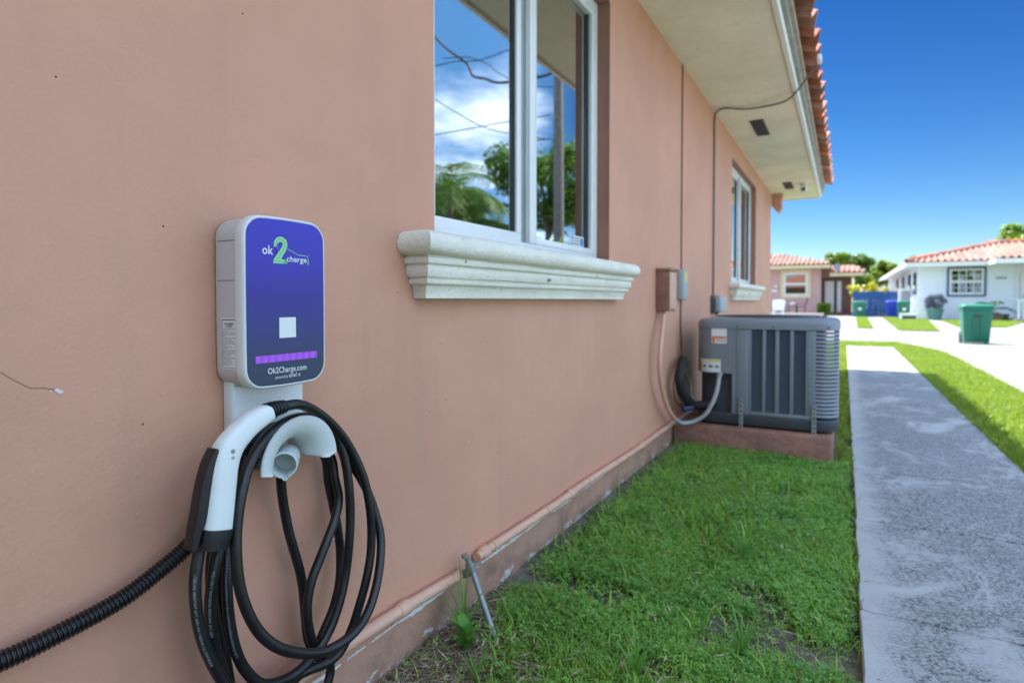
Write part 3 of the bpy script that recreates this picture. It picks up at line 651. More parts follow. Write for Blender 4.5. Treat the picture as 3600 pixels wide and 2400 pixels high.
# printed lettering running down three strands
CAMP = Vector((1.013, 0, .95))
def cable_print(path, body, s0, size):
    P = spline(path, 20); Ls = [0.0]
    for a, b_ in zip(P[:-1], P[1:]): Ls.append(Ls[-1] + (b_ - a).length)
    off = root_loc(cb)
    def mp(tx, ty):
        s_ = min(max(s0 + tx, 0), Ls[-1] - 1e-4); i = next(k for k in range(1, len(Ls)) if Ls[k] >= s_) ; u = (s_ - Ls[i-1]) / (Ls[i] - Ls[i-1])
        p = P[i-1].lerp(P[i], u); T = (P[min(i+1, len(P)-1)] - P[max(i-2, 0)]).normalized()
        V = Vector((.78, -.62, .1)); V = (V - T * V.dot(T)).normalized(); U = V.cross(T); a = (ty - size * .35) / 0.0091
        return p + (V * math.cos(a) + U * math.sin(a)) * 0.00985 - off
    obj('cable_lettering', text_mesh(body, size, mp), PRINT, cb)
cable_print(la[3:], '105°C WATER/OIL RESISTANT 60°C 600V VW-1 NISTAR (UL) E341742 EVE', 0.006, 0.0058)
cable_print(lb[3:], '(18AWG) 105°C WATER/OIL RESISTANT 60°C 600V', 0.02, 0.0056)
cable_print(ld[2:], '(UL) E341742 EVE 2x6.63mm²(9AWG)/1x5.26mm²(10AWG)/2x0.824mm²(18AWG) 105°C', 0.03, 0.0052)
# connector body: flattened oval swept along the grip
cpath = [(0.118, 0.7151, 0.7510), (0.118, 0.6964, 0.7457), (0.118, 0.6742, 0.736), (0.118, 0.6508, 0.7199), (0.118, 0.6337, 0.7016), (0.118, 0.6244, 0.6769), (0.118, 0.6190, 0.6451), (0.118, 0.6140, 0.6101), (0.118, 0.6090, 0.5765)]
hw_ = [.0155, .0185, .0200, .0215, .0238, .0242, .0248, .0256, .0258]
P = spline(cpath, 5); rings = []
for i, p in enumerate(P):
    t_ = (P[min(i+1, len(P)-1)] - P[max(i-1, 0)]).normalized(); nrm = Vector((0, t_.z, -t_.y)); f_ = i / (len(P) - 1) * (len(hw_) - 1); k_ = min(int(f_), len(hw_) - 2); h_ = hw_[k_] + (hw_[k_+1] - hw_[k_]) * (f_ - k_)
    if i == 0: h_ *= .9
    rr = []
    for j in range(28):
        a = 2 * math.pi * j / 28; c_, s_ = math.cos(a), math.sin(a); e_ = 0.72
        rr.append(p + nrm * (h_ * math.copysign(abs(c_) ** e_, c_)) + Vector((1, 0, 0)) * ((.0165 + .0045 * f_ / 8) * math.copysign(abs(s_) ** e_, s_)))
    rings.append(rr)
mb = MB(); mb.loft(rings); body = obj('connector_body', mb, CONN, cb, 50)
for yy, zz_, r_ in ((.6305, .7020, .0042), (.6300, .6915, .0032)):
    mb = MB(); mb.cyl((.1352, yy, zz_), (1, -.1, 0), r_, .0022, 14); o = obj('screw_recess', mb, M('recess_grey', (.40, .43, .43), .5), body, 40)
obj('screw', MB().cyl((.1370, .6300, .7022), (1, -.1, 0), .0021, .0010, 10), COPPERISH, body, 40)
# fine grip ribs on the throat
for i in range(9):
    p = P[3 + i * 2]; t_ = (P[4 + i * 2] - P[2 + i * 2]).normalized(); nrm = Vector((0, t_.z, -t_.y))
# strain relief: ribbed rubber boot
sp = spline([(.117, .7130, .7510), (.117, .7230, .7535), (.1165, .7350, .7550), (.115, .7510, .7555)], 10); mb = MB()
mb.tube(sp, lambda u: (.0175 - .0050 * u) * (1.0 if (int(u * 10) % 2 == 0) else .84), 16); obj('strain_relief', mb, RUBBER2, cb, 30)
# nose cap at the lower end
mb = MB(); rr = []
for p, h_, d_ in (((.118, .6095, .5790), .0268, .0225), ((.118, .6090, .5765), .0272, .0228), ((.118, .6058, .5640), .0262, .0228), ((.118, .6010, .5480), .0240, .0222), ((.118, .6008, .5475), .0205, .019), ((.118, .6040, .5580), .0200, .0185)):
    p = Vector(p); t_ = Vector((0, -.25, -.97)); nrm = Vector((0, t_.z, -t_.y)).normalized()
    rr.append([p + nrm * (h_ * math.copysign(abs(math.cos(a)) ** .7, math.cos(a))) + Vector((1, 0, 0)) * (d_ * math.copysign(abs(math.sin(a)) ** .7, math.sin(a))) for a in (2 * math.pi * j / 28 for j in range(28))])
mb.loft(rr); obj('nose_cap', mb, RUBBER2, cb, 40)
# latch lever: long dark blade along the left edge
lv = [(0.6051, 0.7105), (0.5975, 0.700), (0.591, 0.6885), (0.5850, 0.672), (0.5804, 0.6559), (0.5762, 0.637), (0.5733, 0.6198), (0.5703, 0.604), (0.5679, 0.5898), (0.5630, 0.562), (0.5640, 0.5575), (0.5720, 0.5600), (0.5800, 0.583), (0.5880, 0.5959), (0.5935, 0.618), (0.5990, 0.6400), (0.6040, 0.664), (0.6075, 0.685), (0.6125, 0.7040), (.610, .7095)]
cy_ = sum(p[0] for p in lv) / len(lv); cz_ = sum(p[1] for p in lv) / len(lv)
mb = MB(); rings = []
for x, k_ in ((.1065, .80), (.1080, .93), (.1110, 1.0), (.1230, 1.0), (.1265, .95), (.1290, .80)):
    rings.append([(x, (a + (0.5 * (lv[len(lv) - 1 - i][0] + a) - a) * (1 - k_)), b_) for i, (a, b_) in enumerate(lv)])
mb.loft(rings); obj('latch_lever', mb, RUBBER2, cb, 50)

# ------------------------------------------------------------------ corrugated conduit
co = thing('corrugated_conduit', 'black corrugated conduit running from the plug to the left edge', 'conduit', (.035, .35, .45))
pts = spline([(.04, .10, .490), (.037, .24, .4745), (.035, .354, .4695), (.035, .425, .474), (.035, .508, .486), (.035, .576, .511), (.035, .615, .530), (.034, .66, .560), (.03, .71, .60), (.025, .76, .66)], 44)
mb = MB(); n = len(pts)
L_ = [0.0]
for a, b_ in zip(pts[:-1], pts[1:]): L_.append(L_[-1] + (b_ - a).length)
tot = L_[-1]; N_ = int(tot / 0.0008); rs = []
j = 0
for i in range(N_):
    s_ = tot * i / N_
    while L_[j + 1] < s_: j += 1
    rs.append(pts[j].lerp(pts[j + 1], (s_ - L_[j]) / max(1e-9, L_[j + 1] - L_[j])))
mb.tube(rs, lambda u: .0126 + .0021 * max(-.8, min(.8, 1.3 * math.sin(2 * math.pi * u * tot / 0.0060))), 16, 0)
obj('corrugated_tube', mb, CORR, co, 80)
# ------------------------------------------------------------------ painted pipe along the foot of the wall
pp = thing('painted_pipe_run', 'pink painted conduit pipe clipped low along the wall', 'pipe', (.02, 2.5, .10))
obj('pipe_length', MB().tube([(.02, .55, .160), (.02, 1.0, .1565), (.02, 1.203, .150), (.02, 1.306, .144), (.022, 1.457, .135)], .0155, 14, 4), PIPE, pp, 60)
obj('pipe_length', MB().tube([(.022, 1.555, .151), (.02, 1.634, .151), (.02, 2.055, .143), (.02, 2.287, .142), (.02, 2.479, .144), (.02, 3.154, .130), (.02, 3.75, .133), (.02, 4.6, .128)], .0150, 14, 4), PIPE, pp, 60)
obj('cable_core', MB().tube([(.022, 1.45, .136), (.026, 1.49, .132), (.03, 1.515, .140)], .006, 8, 4), RUBBER2, pp, 60)
for y, z in ((1.203, .150), (1.60, .151), (2.287, .142), (3.30, .131)):
    obj('coupling', MB().tube([(.02, y - .022, z), (.02, y - .018, z), (.02, y + .018, z), (.02, y + .022, z)], lambda u: .0195 if .1 < u < .9 else .0165, 14), PIPE, pp, 40)
for y, z in ((1.190, .1505), (1.655, .1505), (2.055, .143), (2.479, .144), (3.0, .134), (3.6, .133)):
    s_ = obj('pipe_strap', MB().tube([(.02, y - .006, z), (.02, y + .006, z)], .0182, 14), PIPE, pp, 40)
    obj('strap_tab', MB().box(.0005, .006, y - .007, y + .007, z - .036, z - .012, .001), PIPE, s_)
    obj('strap_screw', MB().cyl((.006, y, z - .028), (1, 0, 0), .004, .003, 8), PIPE, s_)
# flaked white sealant under the pipe
SEAL = M('flaked_white_paint', (.70, .72, .68), .8, (.55, .57, .52), 40, bump=.5, bscale=150); y = 1.02
while y < 4.0:
    l_ = random.uniform(.03, .16); z = .112 - .010 * (y - 1.02) / 3 + random.uniform(-.003, .003); wd = random.uniform(.001, .0036) * (1.4 if y < 1.5 else 1)
    if random.random() < .82:
        n = 14; top = [(.0022, y + l_ * i / n, z + wd * random.uniform(-.1, 1)) for i in range(n + 1)]; bot = [(.0022, y + l_ * i / n, z - wd * random.uniform(.4, 1) - .001) for i in range(n + 1)]
        mb = MB(); mb.loft([bot, top], False, False, closed=False); obj('sealant_flake', mb, SEAL, pp)
    y += l_ + random.uniform(0, .06)
# grounding stake with clamp
gs = thing('grounding_stake', 'thin grey grounding stake leaning against the pipe', 'stake', (.172, 1.44, -.01))
obj('rod', MB().tube([(.050, 1.453, .198), (.058, 1.466, .165), (.185, 1.432, -.06)], .0088, 12), GALV, gs, 60)
cl2 = obj('clamp', MB().tube([(.055, 1.463, .176), (.0655, 1.462, .150)], .0145, 14), COPPERISH, gs, 40)
obj('clamp_screw', MB().cyl((.060, 1.478, .163), (.3, .9, .1), .0055, .026, 10), COPPERISH, cl2, 40)
obj('clamp_jaw', MB().box(.028, .052, 1.455, 1.490, .130, .150, .004), COPPERISH, cl2, 40)
obj('ground_wire', MB().tube([(.03, 1.50, .150), (.036, 1.485, .155), (.044, 1.478, .150), (.040, 1.468, .138), (.030, 1.478, .132)], .0035, 8, 5), COPPERISH, gs, 60)
obj('rod_top', MB().cyl((.047, 1.451, .196), (-.2, -.1, 1), .0095, .010, 10), M('rust_flakes', (.35, .33, .31), .8, (.16, .09, .06), 120), gs, 40)

# ------------------------------------------------------------------ boxes and wires on the wall
bx = thing('disconnect_box', 'pink painted electrical disconnect box on the wall', 'electrical box', (0.04, 3.7, .885))
obj('enclosure', MB().box(.001, .082, 3.630, 3.800, .885, 1.128, .004), PLINTH, bx, 40)
obj('lid', MB().box(.0005, .090, 3.622, 3.808, 1.1285, 1.148, .005), PLINTH, bx, 40)
obj('cover_door', MB().box(.0825, .086, 3.640, 3.790, .893, 1.124, .002), PIPE, bx, 40)
obj('hasp', MB().box(.0865, .094, 3.70, 3.73, .880, .900, .002), GALV, bx, 40)
bx = thing('grey_switch_box', 'pale grey wall box with yellow sticker beyond the pink box', 'electrical box', (0.02, 4.25, .957))
obj('enclosure', MB().box(.001, .034, 4.17, 4.315, .957, 1.165, .006), GREYBOX, bx, 40)
obj('cover', MB().box(.0345, .040, 4.175, 4.31, .962, 1.160, .003), GREYBOX, bx, 40)
obj('yellow_sticker', MB().box(.0402, .0408, 4.215, 4.295, 1.085, 1.150), YELLOW, bx)
bx = thing('telephone_box', 'small grey telephone box under the far wall cable', 'electrical box', (0.03, 5.5, .84))
obj('back_plate', MB().box(.001, .022, 5.34, 5.68, .838, .992, .004), GASKET, bx, 40)
obj('cover', MB().box(.0225, .085, 5.38, 5.66, .848, .986, .016, 3), GREYBOX, bx, 40)
obj('gland', MB().cyl((.04, 5.42, .825), (0, 0, 1), .012, .024, 10), GASKET, bx, 40)
tag(obj('eave_cable', MB().tube([(.012, 5.405, .985), (.012, 5.406, 1.6), (.012, 5.405, 2.2), (.012, 5.405, 2.52), (.03, 5.40, 2.572), (.10, 5.36, 2.585), (.252, 5.454, 2.580), (.4356, 5.424, 2.570), (.5888, 5.3125, 2.560), (.69, 5.17, 2.60), (.77, 5.06, 2.67), (.83, 5.02, 2.72)], .0078, 8, 6), WIRE, None, 60), 'grey cable climbing the wall and looping under the eave', 'cable')
tag(obj('cable_end_block', MB().box(.815, .845, 4.93, 5.03, 2.70, 2.745, .008), WHITE), 'small white cable clip hooked on the tile edge', 'clip')
tag(obj('wall_cable', MB().tube([(.006, 4.262, 2.60), (.006, 4.262, 2.0), (.006, 4.26, 1.6), (.006, 4.262, 1.166)], .0045, 8, 4), WIREB, None, 60), 'thin dark cable running straight down into the grey box', 'cable')
tag(obj('wall_cable', MB().tube([(.006, 4.262, .957), (.006, 4.25, .8), (.008, 4.27, .62), (.02, 4.20, .53), (.03, 4.02, .47), (.03, 3.97, .38), (.03, 4.05, .26), (.04, 4.3, .22)], .0050, 8, 5), WIREB, None, 60), 'thin dark cable hanging below the grey box behind the hose', 'cable')
sc_ = thing('security_camera', 'small pale security camera under the far soffit', 'camera', (.49, 9.4, 2.6))
obj('mount', MB().cyl((.49, 9.4, 2.599), (0, 0, -1), .045, .03, 16), WHITE, sc_, 40)
obj('arm', MB().tube([(.49, 9.4, 2.57), (.49, 9.38, 2.54)], .014, 10), WHITE, sc_, 40)
b0 = obj('body', MB().tube([(.49, 9.46, 2.535), (.49, 9.45, 2.53), (.492, 9.31, 2.505), (.492, 9.30, 2.503)], lambda u: .045 if .05 < u < .95 else .036, 14), WHITE, sc_, 40)
obj('lens', MB().cyl((.492, 9.299, 2.503), (.02, -1, -.18), .026, .006, 14), GASKET, b0, 40)

# ------------------------------------------------------------------ air conditioner on its plinth
pl = obj('concrete_plinth', None or (lambda m: m)(MB().box(.004, .962, 4.045, 5.05, -.20, .128, .018, 3)), PLINTH, None, 40)
tag(pl, 'low pink painted concrete plinth under the air conditioner', 'plinth')
ac = thing('air_conditioner', 'grey outdoor air conditioning condenser standing on the pink plinth', 'air conditioner', (.56, 4.5, .128))
AX0, AX1, AY0, AY1, AR = .140, .988, 4.100, 4.950, .115
def rrect(ins, z, x0=AX0, x1=AX1, y0=AY0, y1=AY1, r=AR, n=7):
    o = []; r = max(.01, r - ins)
    for cx, cy, a0 in ((x1 - ins - r, y1 - ins - r, 0), (x0 + ins + r, y1 - ins - r, 90), (x0 + ins + r, y0 + ins + r, 180), (x1 - ins - r, y0 + ins + r, 270)):
        for i in range(n): a = R(a0 + 90 * i / (n - 1)); o.append((cx + r * math.cos(a), cy + r * math.sin(a), z))
    return o
obj('base_pan', MB().loft([rrect(.004, .145), rrect(0, .150), rrect(0, .205), rrect(.006, .212)]), ACB, ac, 40)
for x, y in ((.2, 4.2), (.92, 4.2), (.2, 4.85), (.92, 4.85)): obj('foot', MB().cyl((x, y, .126), (0, 0, 1), .03, .022, 10), GASKET, ac, 40)
obj('coil_core', MB().loft([rrect(.085, .212), rrect(.085, .765)]), ACD, ac, 40)
tp = obj('top_cap', MB().loft([rrect(.001, .764), rrect(-.004, .766), rrect(-.004, .800), rrect(.004, .818), rrect(.022, .829), rrect(.06, .832), rrect(.20, .834)]), ACM, ac, 50)
for x in (.405, .62, .93): obj('cap_screw', MB().cyl((x, 4.0965, .783), (0, -1, 0), .006, .004, 8), GASKET, tp, 40)
mb = MB()
for i in range(7): mb.tube([(.56 + (.08 + .045 * i) * math.cos(a), 4.525 + (.08 + .045 * i) * math.sin(a), .842) for a in (2 * math.pi * k / 40 for k in range(41))], .003, 5)
obj('fan_guard', mb, GASKET, tp)
# front: control panel (left, rounded corner), recess, post, louvred strips
ctl = []
for z in (.472, .7635):
    arc = [(AX0 + AR + AR * math.cos(R(a)), AY0 + AR + AR * math.sin(R(a)), z) for a in range(180, 271, 10)]
    ctl.append([(AX0, AY0 + .35, z)] + arc + [(.399, AY0, z), (.399, AY0 + .02, z), (AX0 + AR, AY0 + .03, z), (AX0 + .03, AY0 + AR, z), (AX0 + .03, AY0 + .35, z)])
cp_ = obj('control_panel', MB().loft(ctl), ACM, ac, 40)
rc = []
for z in (.2125, .4715):
    arc = [(AX0 + .012 + AR + (AR) * math.cos(R(a)), AY0 + .055 + AR + AR * math.sin(R(a)), z) for a in range(180, 271, 15)]
    rc.append(arc + [(.372, AY0 + .055, z), (.372, AY0 + .075, z), (AX0 + AR, AY0 + .085, z), (AX0 + .05, AY0 + .2, z)])
obj('service_recess', MB().loft(rc), ACB, ac, 40)
obj('service_post', MB().box(.3745, .398, AY0 + .001, AY0 + .05, .2125, .4715, .003), ACM, ac, 40)
obj('post', MB().box(.4005, .482, AY0 + .001, AY0 + .04, .2125, .7635, .003), ACM, ac, 40)
strips = [(.4930, .5565), (.5790, .6320), (.6570, .7170), (.7400, .8060)]; ribs = [(.4825, .4925), (.5570, .5785), (.6325, .6565), (.7175, .7395), (.8065, .8640)]
for a, b_ in strips:
    top = []; mb = MB(); n = 84
    fr = [(a, AY0 + (.006 if i % 2 else .015), .236 + (.528) * i / n) for i in range(n + 1)]; bk = [(b_, y, z) for _, y, z in fr]
    mb.loft([fr, bk], False, False, closed=False); obj('louvre_strip', mb, ACD, ac)
for a, b_ in ribs: obj('louvre_rib', MB().box(a, b_, AY0 + .001, AY0 + .024, .2365, .7635, .003), ACM, ac, 40)
obj('bottom_rail', MB().box(.4825, .864, AY0 + .0005, AY0 + .025, .2130, .2360, .003), ACM, ac, 40)
n = 22
for i in range(n):
    z = .232 + (.7635 - .232) * i / n
    arc = [(AX1 - AR + AR * math.cos(R(a)), AY0 + AR + AR * math.sin(R(a))) for a in range(270, 361, 9)]
    mb = MB(); rings = []
    for (x, y) in [(.8645, AY0)] + arc + [(AX1, AY0 + .36)]:
        dx, dy = x - .56, y - 4.52; l_ = math.hypot(dx, dy); dx /= l_; dy /= l_
        rings.append([(x, y, z), (x - dx * .004, y - dy * .004, z + .0125), (x - dx * .022, y - dy * .022, z + .018), (x - dx * .02, y - dy * .02, z + .010)])
    mb.loft(rings); obj('corner_slat', mb, ACM, ac, 30)
obj('corner_post', MB().box(AX1 - .03, AX1 - .001, AY0 + .355, AY0 + .40, .2125, .7635, .003), ACM, ac, 40)
for x, z0 in ((.435, .125), (.857, .117)):
    s_ = obj('tie_down_strap', MB().box(x - .013, x + .013, AY0 - .012, AY0 - .009, z0, z0 + .19, .001), GALV, ac)
    for i in range(6): obj('strap_hole', MB().cyl((x, AY0 - .0118, z0 + .02 + i * .03), (0, -1, 0), .006, .0012, 8), GASKET, s_)
lb1 = obj('rating_label', MB().box(.245, .341, AY0 - .002, AY0 - .0008, .668, .770), PAPER, cp_)
obj('label_band', MB().box(.248, .338, AY0 - .0026, AY0 - .0020, .700, .715), ORANGE, lb1); obj('label_block', MB().box(.248, .268, AY0 - .0026, AY0 - .0020, .670, .6998), ORANGE, lb1)
obj('label_lines', MB().box(.275, .336, AY0 - .0026, AY0 - .0020, .690, .693).box(.275, .336, AY0 - .0026, AY0 - .0020, .680, .683), INK, lb1)
def wrap_label(name, x0, x1, z0, z1, mat, parent, d):
    P = []
    k = 14
    for i in range(k + 1):
        x = x0 + (x1 - x0) * i / k; cx = AX0 + AR
        y = AY0 if x >= cx else AY0 + AR - math.sqrt(max(0, AR * AR - (cx - x) ** 2)); P.append((x, y - d))
    return obj(name, MB().loft([[(x, y, z0) for x, y in P], [(x, y, z1) for x, y in P]], False, False, closed=False), mat, parent, 60)
wl1 = wrap_label('wiring_label', .160, .305, .476, .562, PAPER, cp_, .0014)
wrap_label('label_band', .225, .303, .546, .559, YELLOW, wl1, .0020); wrap_label('label_block', .161, .176, .480, .555, ORANGE, wl1, .0020)
for a, b_ in ((.188, .208), (.228, .255), (.270, .292)): wrap_label('label_mark', a, b_, .508, .520, INK, wl1, .0020)
rl = thing('refrigerant_line', 'thick black insulated pipe bending from the wall to the condenser', 'pipe', (.08, 4.1, .25))
obj('insulated_line', MB().tube([(.0, 4.30, .528), (.05, 4.16, .532), (.08, 4.03, .534), (.085, 3.95, .512), (.085, 3.905, .46), (.087, 3.91, .40), (.092, 3.96, .335), (.105, 4.06, .28), (.14, 4.12, .245), (.21, 4.15, .248), (.28, 4.19, .26)], .031, 14, 6), M('foam_insulation', (.014, .015, .018), .7, bump=.5, bscale=60), rl, 60)
obj('copper_line', MB().tube([(.0, 4.30, .46), (.10, 4.14, .40), (.12, 4.10, .30), (.2, 4.15, .225)], .007, 8, 5), COPPERISH, rl, 60)
obj('blue_tape', MB().tube([(.075, 4.03, .225), (.12, 4.075, .232), (.13, 4.085, .234)], .019, 12, 4), M('blue_tape', (.02, .05, .13), .5), rl, 60)
wh = thing('electrical_whip', 'bent flexible conduit from pink box to condenser, pink turning grey', 'conduit', (.06, 3.7, .12))
obj('painted_half', MB().tube([(.045, 3.672, .886), (.05, 3.63, .84), (.056, 3.575, .76), (.06, 3.520, .648), (.06, 3.515, .532), (.06, 3.577, .406), (.06, 3.70, .282), (.066, 3.85, .19)], .0135, 12, 6), PIPE, wh, 60)
obj('grey_half', MB().tube([(.066, 3.85, .19), (.078, 3.95, .150), (.105, 4.01, .138), (.154, 4.03, .152), (.217, 4.035, .197), (.258, 4.04, .265), (.288, 4.055, .353), (.300, 4.085, .462)], .0138, 12, 6), M('grey_whip', (.33, .36, .37), .5, (.45, .46, .45), 20), wh, 60)
obj('connector_nut', MB().cyl((.300, 4.085, .455), (.1, .2, 1), .020, .022, 8), GALV, wh, 40)
# ------------------------------------------------------------------ ground, path, street
struct(obj('ground', MB().poly([(-400, -60, -.16), (400, -60, -.16), (400, 900, -.16), (-400, 900, -.16)]), TURF))
def hz(x, y):
    x = np.asarray(x, float); y = np.asarray(y, float)
    return -.012 - .038 * np.clip(x, 0, 1.07) + .016 * (vnoise(x, y, 5, 3) - .5) + .006 * (vnoise(x, y, 22, 4) - .5)
def height_sheet(name, x0, x1, y0, y1, step, mat, hf):
    nx = max(2, int((x1 - x0) / step)); ny = max(2, int((y1 - y0) / step)); gx, gy = np.meshgrid(np.linspace(x0, x1, nx), np.linspace(y0, y1, ny))
    V = np.stack([gx, gy, hf(gx, gy)], -1).reshape(-1, 3); i = np.arange(nx * ny).reshape(ny, nx)
    F = np.stack([i[:-1, :-1], i[:-1, 1:], i[1:, 1:], i[1:, :-1]], -1).reshape(-1, 4); me = np_mesh(name, V, F); me.polygons.foreach_set('use_smooth', np.ones(len(F), bool))
    return obj(name, me, mat)
struct(height_sheet('lawn_soil', -.02, 1.072, -.6, 6.0, .02, SOIL, hz))
struct(height_sheet('side_lawn', -.02, 1.072, 6.0, 16.3, .1, TURF, lambda x, y: hz(x, y) - .004))
struct(height_sheet('side_lawn', -8.0, -.02, 10.2, 16.3, .3, TURF, lambda x, y: 0 * x - .03))
def edge_x(y):   # right edge of the strip of lawn beside the drive
    return 2.62 - .55 * np.clip((np.asarray(y, float) - 12.6) / 3.2, 0, 1) ** 2
def strip():
    mb = MB(); ys_ = np.linspace(-2, 16.1, 60)
    mb.loft([[(1.885, y, -.022) for y in ys_], [(float(edge_x(y)), y, -.022) for y in ys_]], False, False, closed=False); return mb
struct(obj('verge_lawn', strip(), TURF))
mb = MB(); mb.poly([(1.05, 14.55, -.026), (2.05, 14.55, -.026), (2.05, 16.3, -.026), (1.05, 16.3, -.026)]); struct(obj('verge_lawn', mb, TURF))
pth = bpy.data.objects.new('path', None); COL.objects.link(pth); pth['kind'] = 'structure'; pth['label'] = 'weathered concrete path beside the lawn'
y = 2.11 - .88 * 4
while y < 14.4:
    y1 = min(y + .88, 14.56); dzs = random.uniform(-.002, .002)
    mb = MB(); nx, ny = 24, 10; g = .0075
    top = [[(1.070 + (1.888 - 1.070) * i / nx + (random.uniform(-.004, .004) if i in (0, nx) else 0), y + g + (y1 - y - 2 * g) * j / ny + (random.uniform(-.006, .006) if j in (0, ny) else 0), dzs) for i in range(nx + 1)] for j in range(ny + 1)]
    for j in range(ny):
        for i in range(nx): mb.poly([top[j][i], top[j][i+1], top[j+1][i+1], top[j+1][i]])
    bmesh.ops.remove_doubles(mb.b, verts=mb.b.verts, dist=1e-5)
    bd = [e_ for e_ in mb.b.edges if e_.is_boundary]; r_ = bmesh.ops.extrude_edge_only(mb.b, edges=bd); nv = [v for v in r_['geom'] if isinstance(v, bmesh.types.BMVert)]
    cx_, cy2 = 1.479, (y + y1) / 2
    for v in nv: v.co.z -= .006; v.co.x += .004 * (1 if v.co.x > cx_ else -1) ; v.co.y += .003 * (1 if v.co.y > cy2 else -1)
    bd = [e_ for e_ in mb.b.edges if e_.is_boundary]; r_ = bmesh.ops.extrude_edge_only(mb.b, edges=bd)
    for v in r_['geom']:
        if isinstance(v, bmesh.types.BMVert): v.co.z -= .13
    obj('path_slab', mb, PATHM, pth); y += .88
# driveway, street, far drives
def sheet(name, pts, z, mat): return struct(obj(name, MB().poly([(x, y, z) for x, y in pts]), mat))
ys_ = np.linspace(1.2, 16.3, 40)
mb = MB(); mb.loft([[(float(edge_x(y)), y, -.012) for y in ys_], [(16.0, y, -.012) for y in ys_]], False, False, closed=False); struct(obj('driveway', mb, PAVE))
for yj in (4.2, 7.4, 10.6, 13.8): sheet('driveway_joint', [(float(edge_x(yj)), yj), (16, yj + .1), (16, yj + .13), (float(edge_x(yj)), yj + .03)], -.008, GASKET)
sheet('driveway_joint', [(5.6, 1.2), (5.64, 1.2), (5.64, 16.3), (5.6, 16.3)], -.007, GASKET)
sheet('street', [(-60, 16.3), (60, 16.3), (60, 25.0), (-60, 25.0)], -.034, STREETM)
sheet('gutter_strip', [(-60, 16.32), (60, 16.9), (60, 17.05), (-60, 16.42)], -.029, M('gutter_dirt', (.24, .22, .16), .9, (.34, .32, .27), 6))
sheet('far_forecourt', [(-30, 25.0), (30, 25.0), (30, 75), (-30, 75)], -.040, PAVE)
def far_lawn(pts): return sheet('far_lawn', pts, -.020, TURF)
FL = [[(1.42, 24.5), (1.90, 24.3), (2.15, 40), (1.60, 40)], [(2.58, 23.2), (3.65, 23.0), (4.70, 36.6), (2.95, 42.5)], [(4.66, 26.6), (6.2, 27.8), (9.2, 38.6), (5.25, 37.2)], [(-30, 23.5), (-3.5, 23.5), (-3.5, 36), (-30, 36)], [(9, 26), (20, 26), (20, 36), (11, 36)]]
for q in FL: far_lawn(q)

# ------------------------------------------------------------------ grass, clover, straw (nobody could count it)
def blades(n, xy, zf, lmin, lmax, wmin, wmax, lean, seed):
    g = np.random.default_rng(seed); x, y = xy; n = len(x)
    a = g.random(n) * 2 * np.pi; L_ = lmin + (lmax - lmin) * g.random(n) ** 1.6; wd = wmin + (wmax - wmin) * g.random(n); ln = lean * (.25 + g.random(n)); tw = g.normal(0, .5, n)
    d = np.stack([np.cos(a), np.sin(a), 0 * a], -1); s_ = np.stack([-np.sin(a + tw), np.cos(a + tw), 0 * a], -1); up = np.array([0, 0, 1.])
    base = np.stack([x, y, zf(x, y) - .004], -1); l1 = np.minimum(ln * .45, 1.2); l2 = np.minimum(ln * 1.25, 1.75)
    m_ = base + (d * np.sin(l1)[:, None] + up * np.cos(l1)[:, None]) * (L_ * .5)[:, None]; tip = m_ + (d * np.sin(l2)[:, None] + up * np.cos(l2)[:, None]) * (L_ * .5)[:, None]
    hw = (wd / 2)[:, None]
    V = np.stack([base - s_ * hw * .8, base + s_ * hw * .8, m_ + s_ * hw, m_ - s_ * hw, tip], 1).reshape(-1, 3)
    i = np.arange(n)[:, None] * 5
    F = np.concatenate([i + [0, 1, 2], i + [0, 2, 3], i + [3, 2, 4]], 1).reshape(-1, 3); return V, F
def clover(xy, zf, rmin, rmax, hmin, hmax, seed):
    g = np.random.default_rng(seed); x, y = xy; n = len(x); Vs = []
    h = hmin + (hmax - hmin) * g.random(n) ** 1.3; r = rmin + (rmax - rmin) * g.random(n); a0 = g.random(n) * 2 * np.pi; tilt = g.normal(0, .38, (n, 2))
    c = np.stack([x, y, zf(x, y) + h], -1)
    def pt(rad, ang, dz=0.0):
        px = rad * np.cos(ang); py = rad * np.sin(ang); return c + np.stack([px, py, px * tilt[:, 0] + py * tilt[:, 1] + dz], -1)
    for k in range(3):
        a = a0 + k * 2.094; Vs += [pt(r * .05, a), pt(r * .72, a - .50, r * .16), pt(r * 1.02, a), pt(r * .72, a + .50, r * .16)]
    V = np.stack(Vs, 1).reshape(-1, 3); i = np.arange(n)[:, None] * 12
    F = np.concatenate([np.concatenate([i + [4*k, 4*k+1, 4*k+2], i + [4*k, 4*k+2, 4*k+3]], 1) for k in range(3)], 1).reshape(-1, 3); return V, F
def bare(x, y):   # 0 where the soil shows
    d = np.clip((x - .05 - .22 * np.clip((1.60 - y) / .5, 0, 1)) / .15, 0, 1)
    n_ = vnoise(x, y, 4.2, 9) * .65 + vnoise(x, y, 11, 10) * .35
    hole = np.clip((n_ - .26) / .10, 0, 1); edge = np.clip((1.055 - x) / .05, 0, 1) * .85 + .15
    return (.05 + .95 * d) * (.12 + .88 * hole) * edge
def scatter(n, x0, x1, y0, y1, seed, dens):
    g = np.random.default_rng(seed); x = x0 + (x1 - x0) * g.random(n); y = y0 + (y1 - y0) * g.random(n); k = g.random(n) < dens(x, y); return x[k], y[k]
def outside_plinth(x, y): return np.where((y > 4.03) & (y < 5.07) & (x < .975), 0.0, 1.0)
near = lambda x, y: bare(x, y) * outside_plinth(x, y) * np.clip(1.9 - .42 * (y - 1), .30, 1)
def stuff(name, VF, mat, label): o = obj(name, np_mesh(name, *VF), mat); o['kind'] = 'stuff'; o['label'] = label; return o
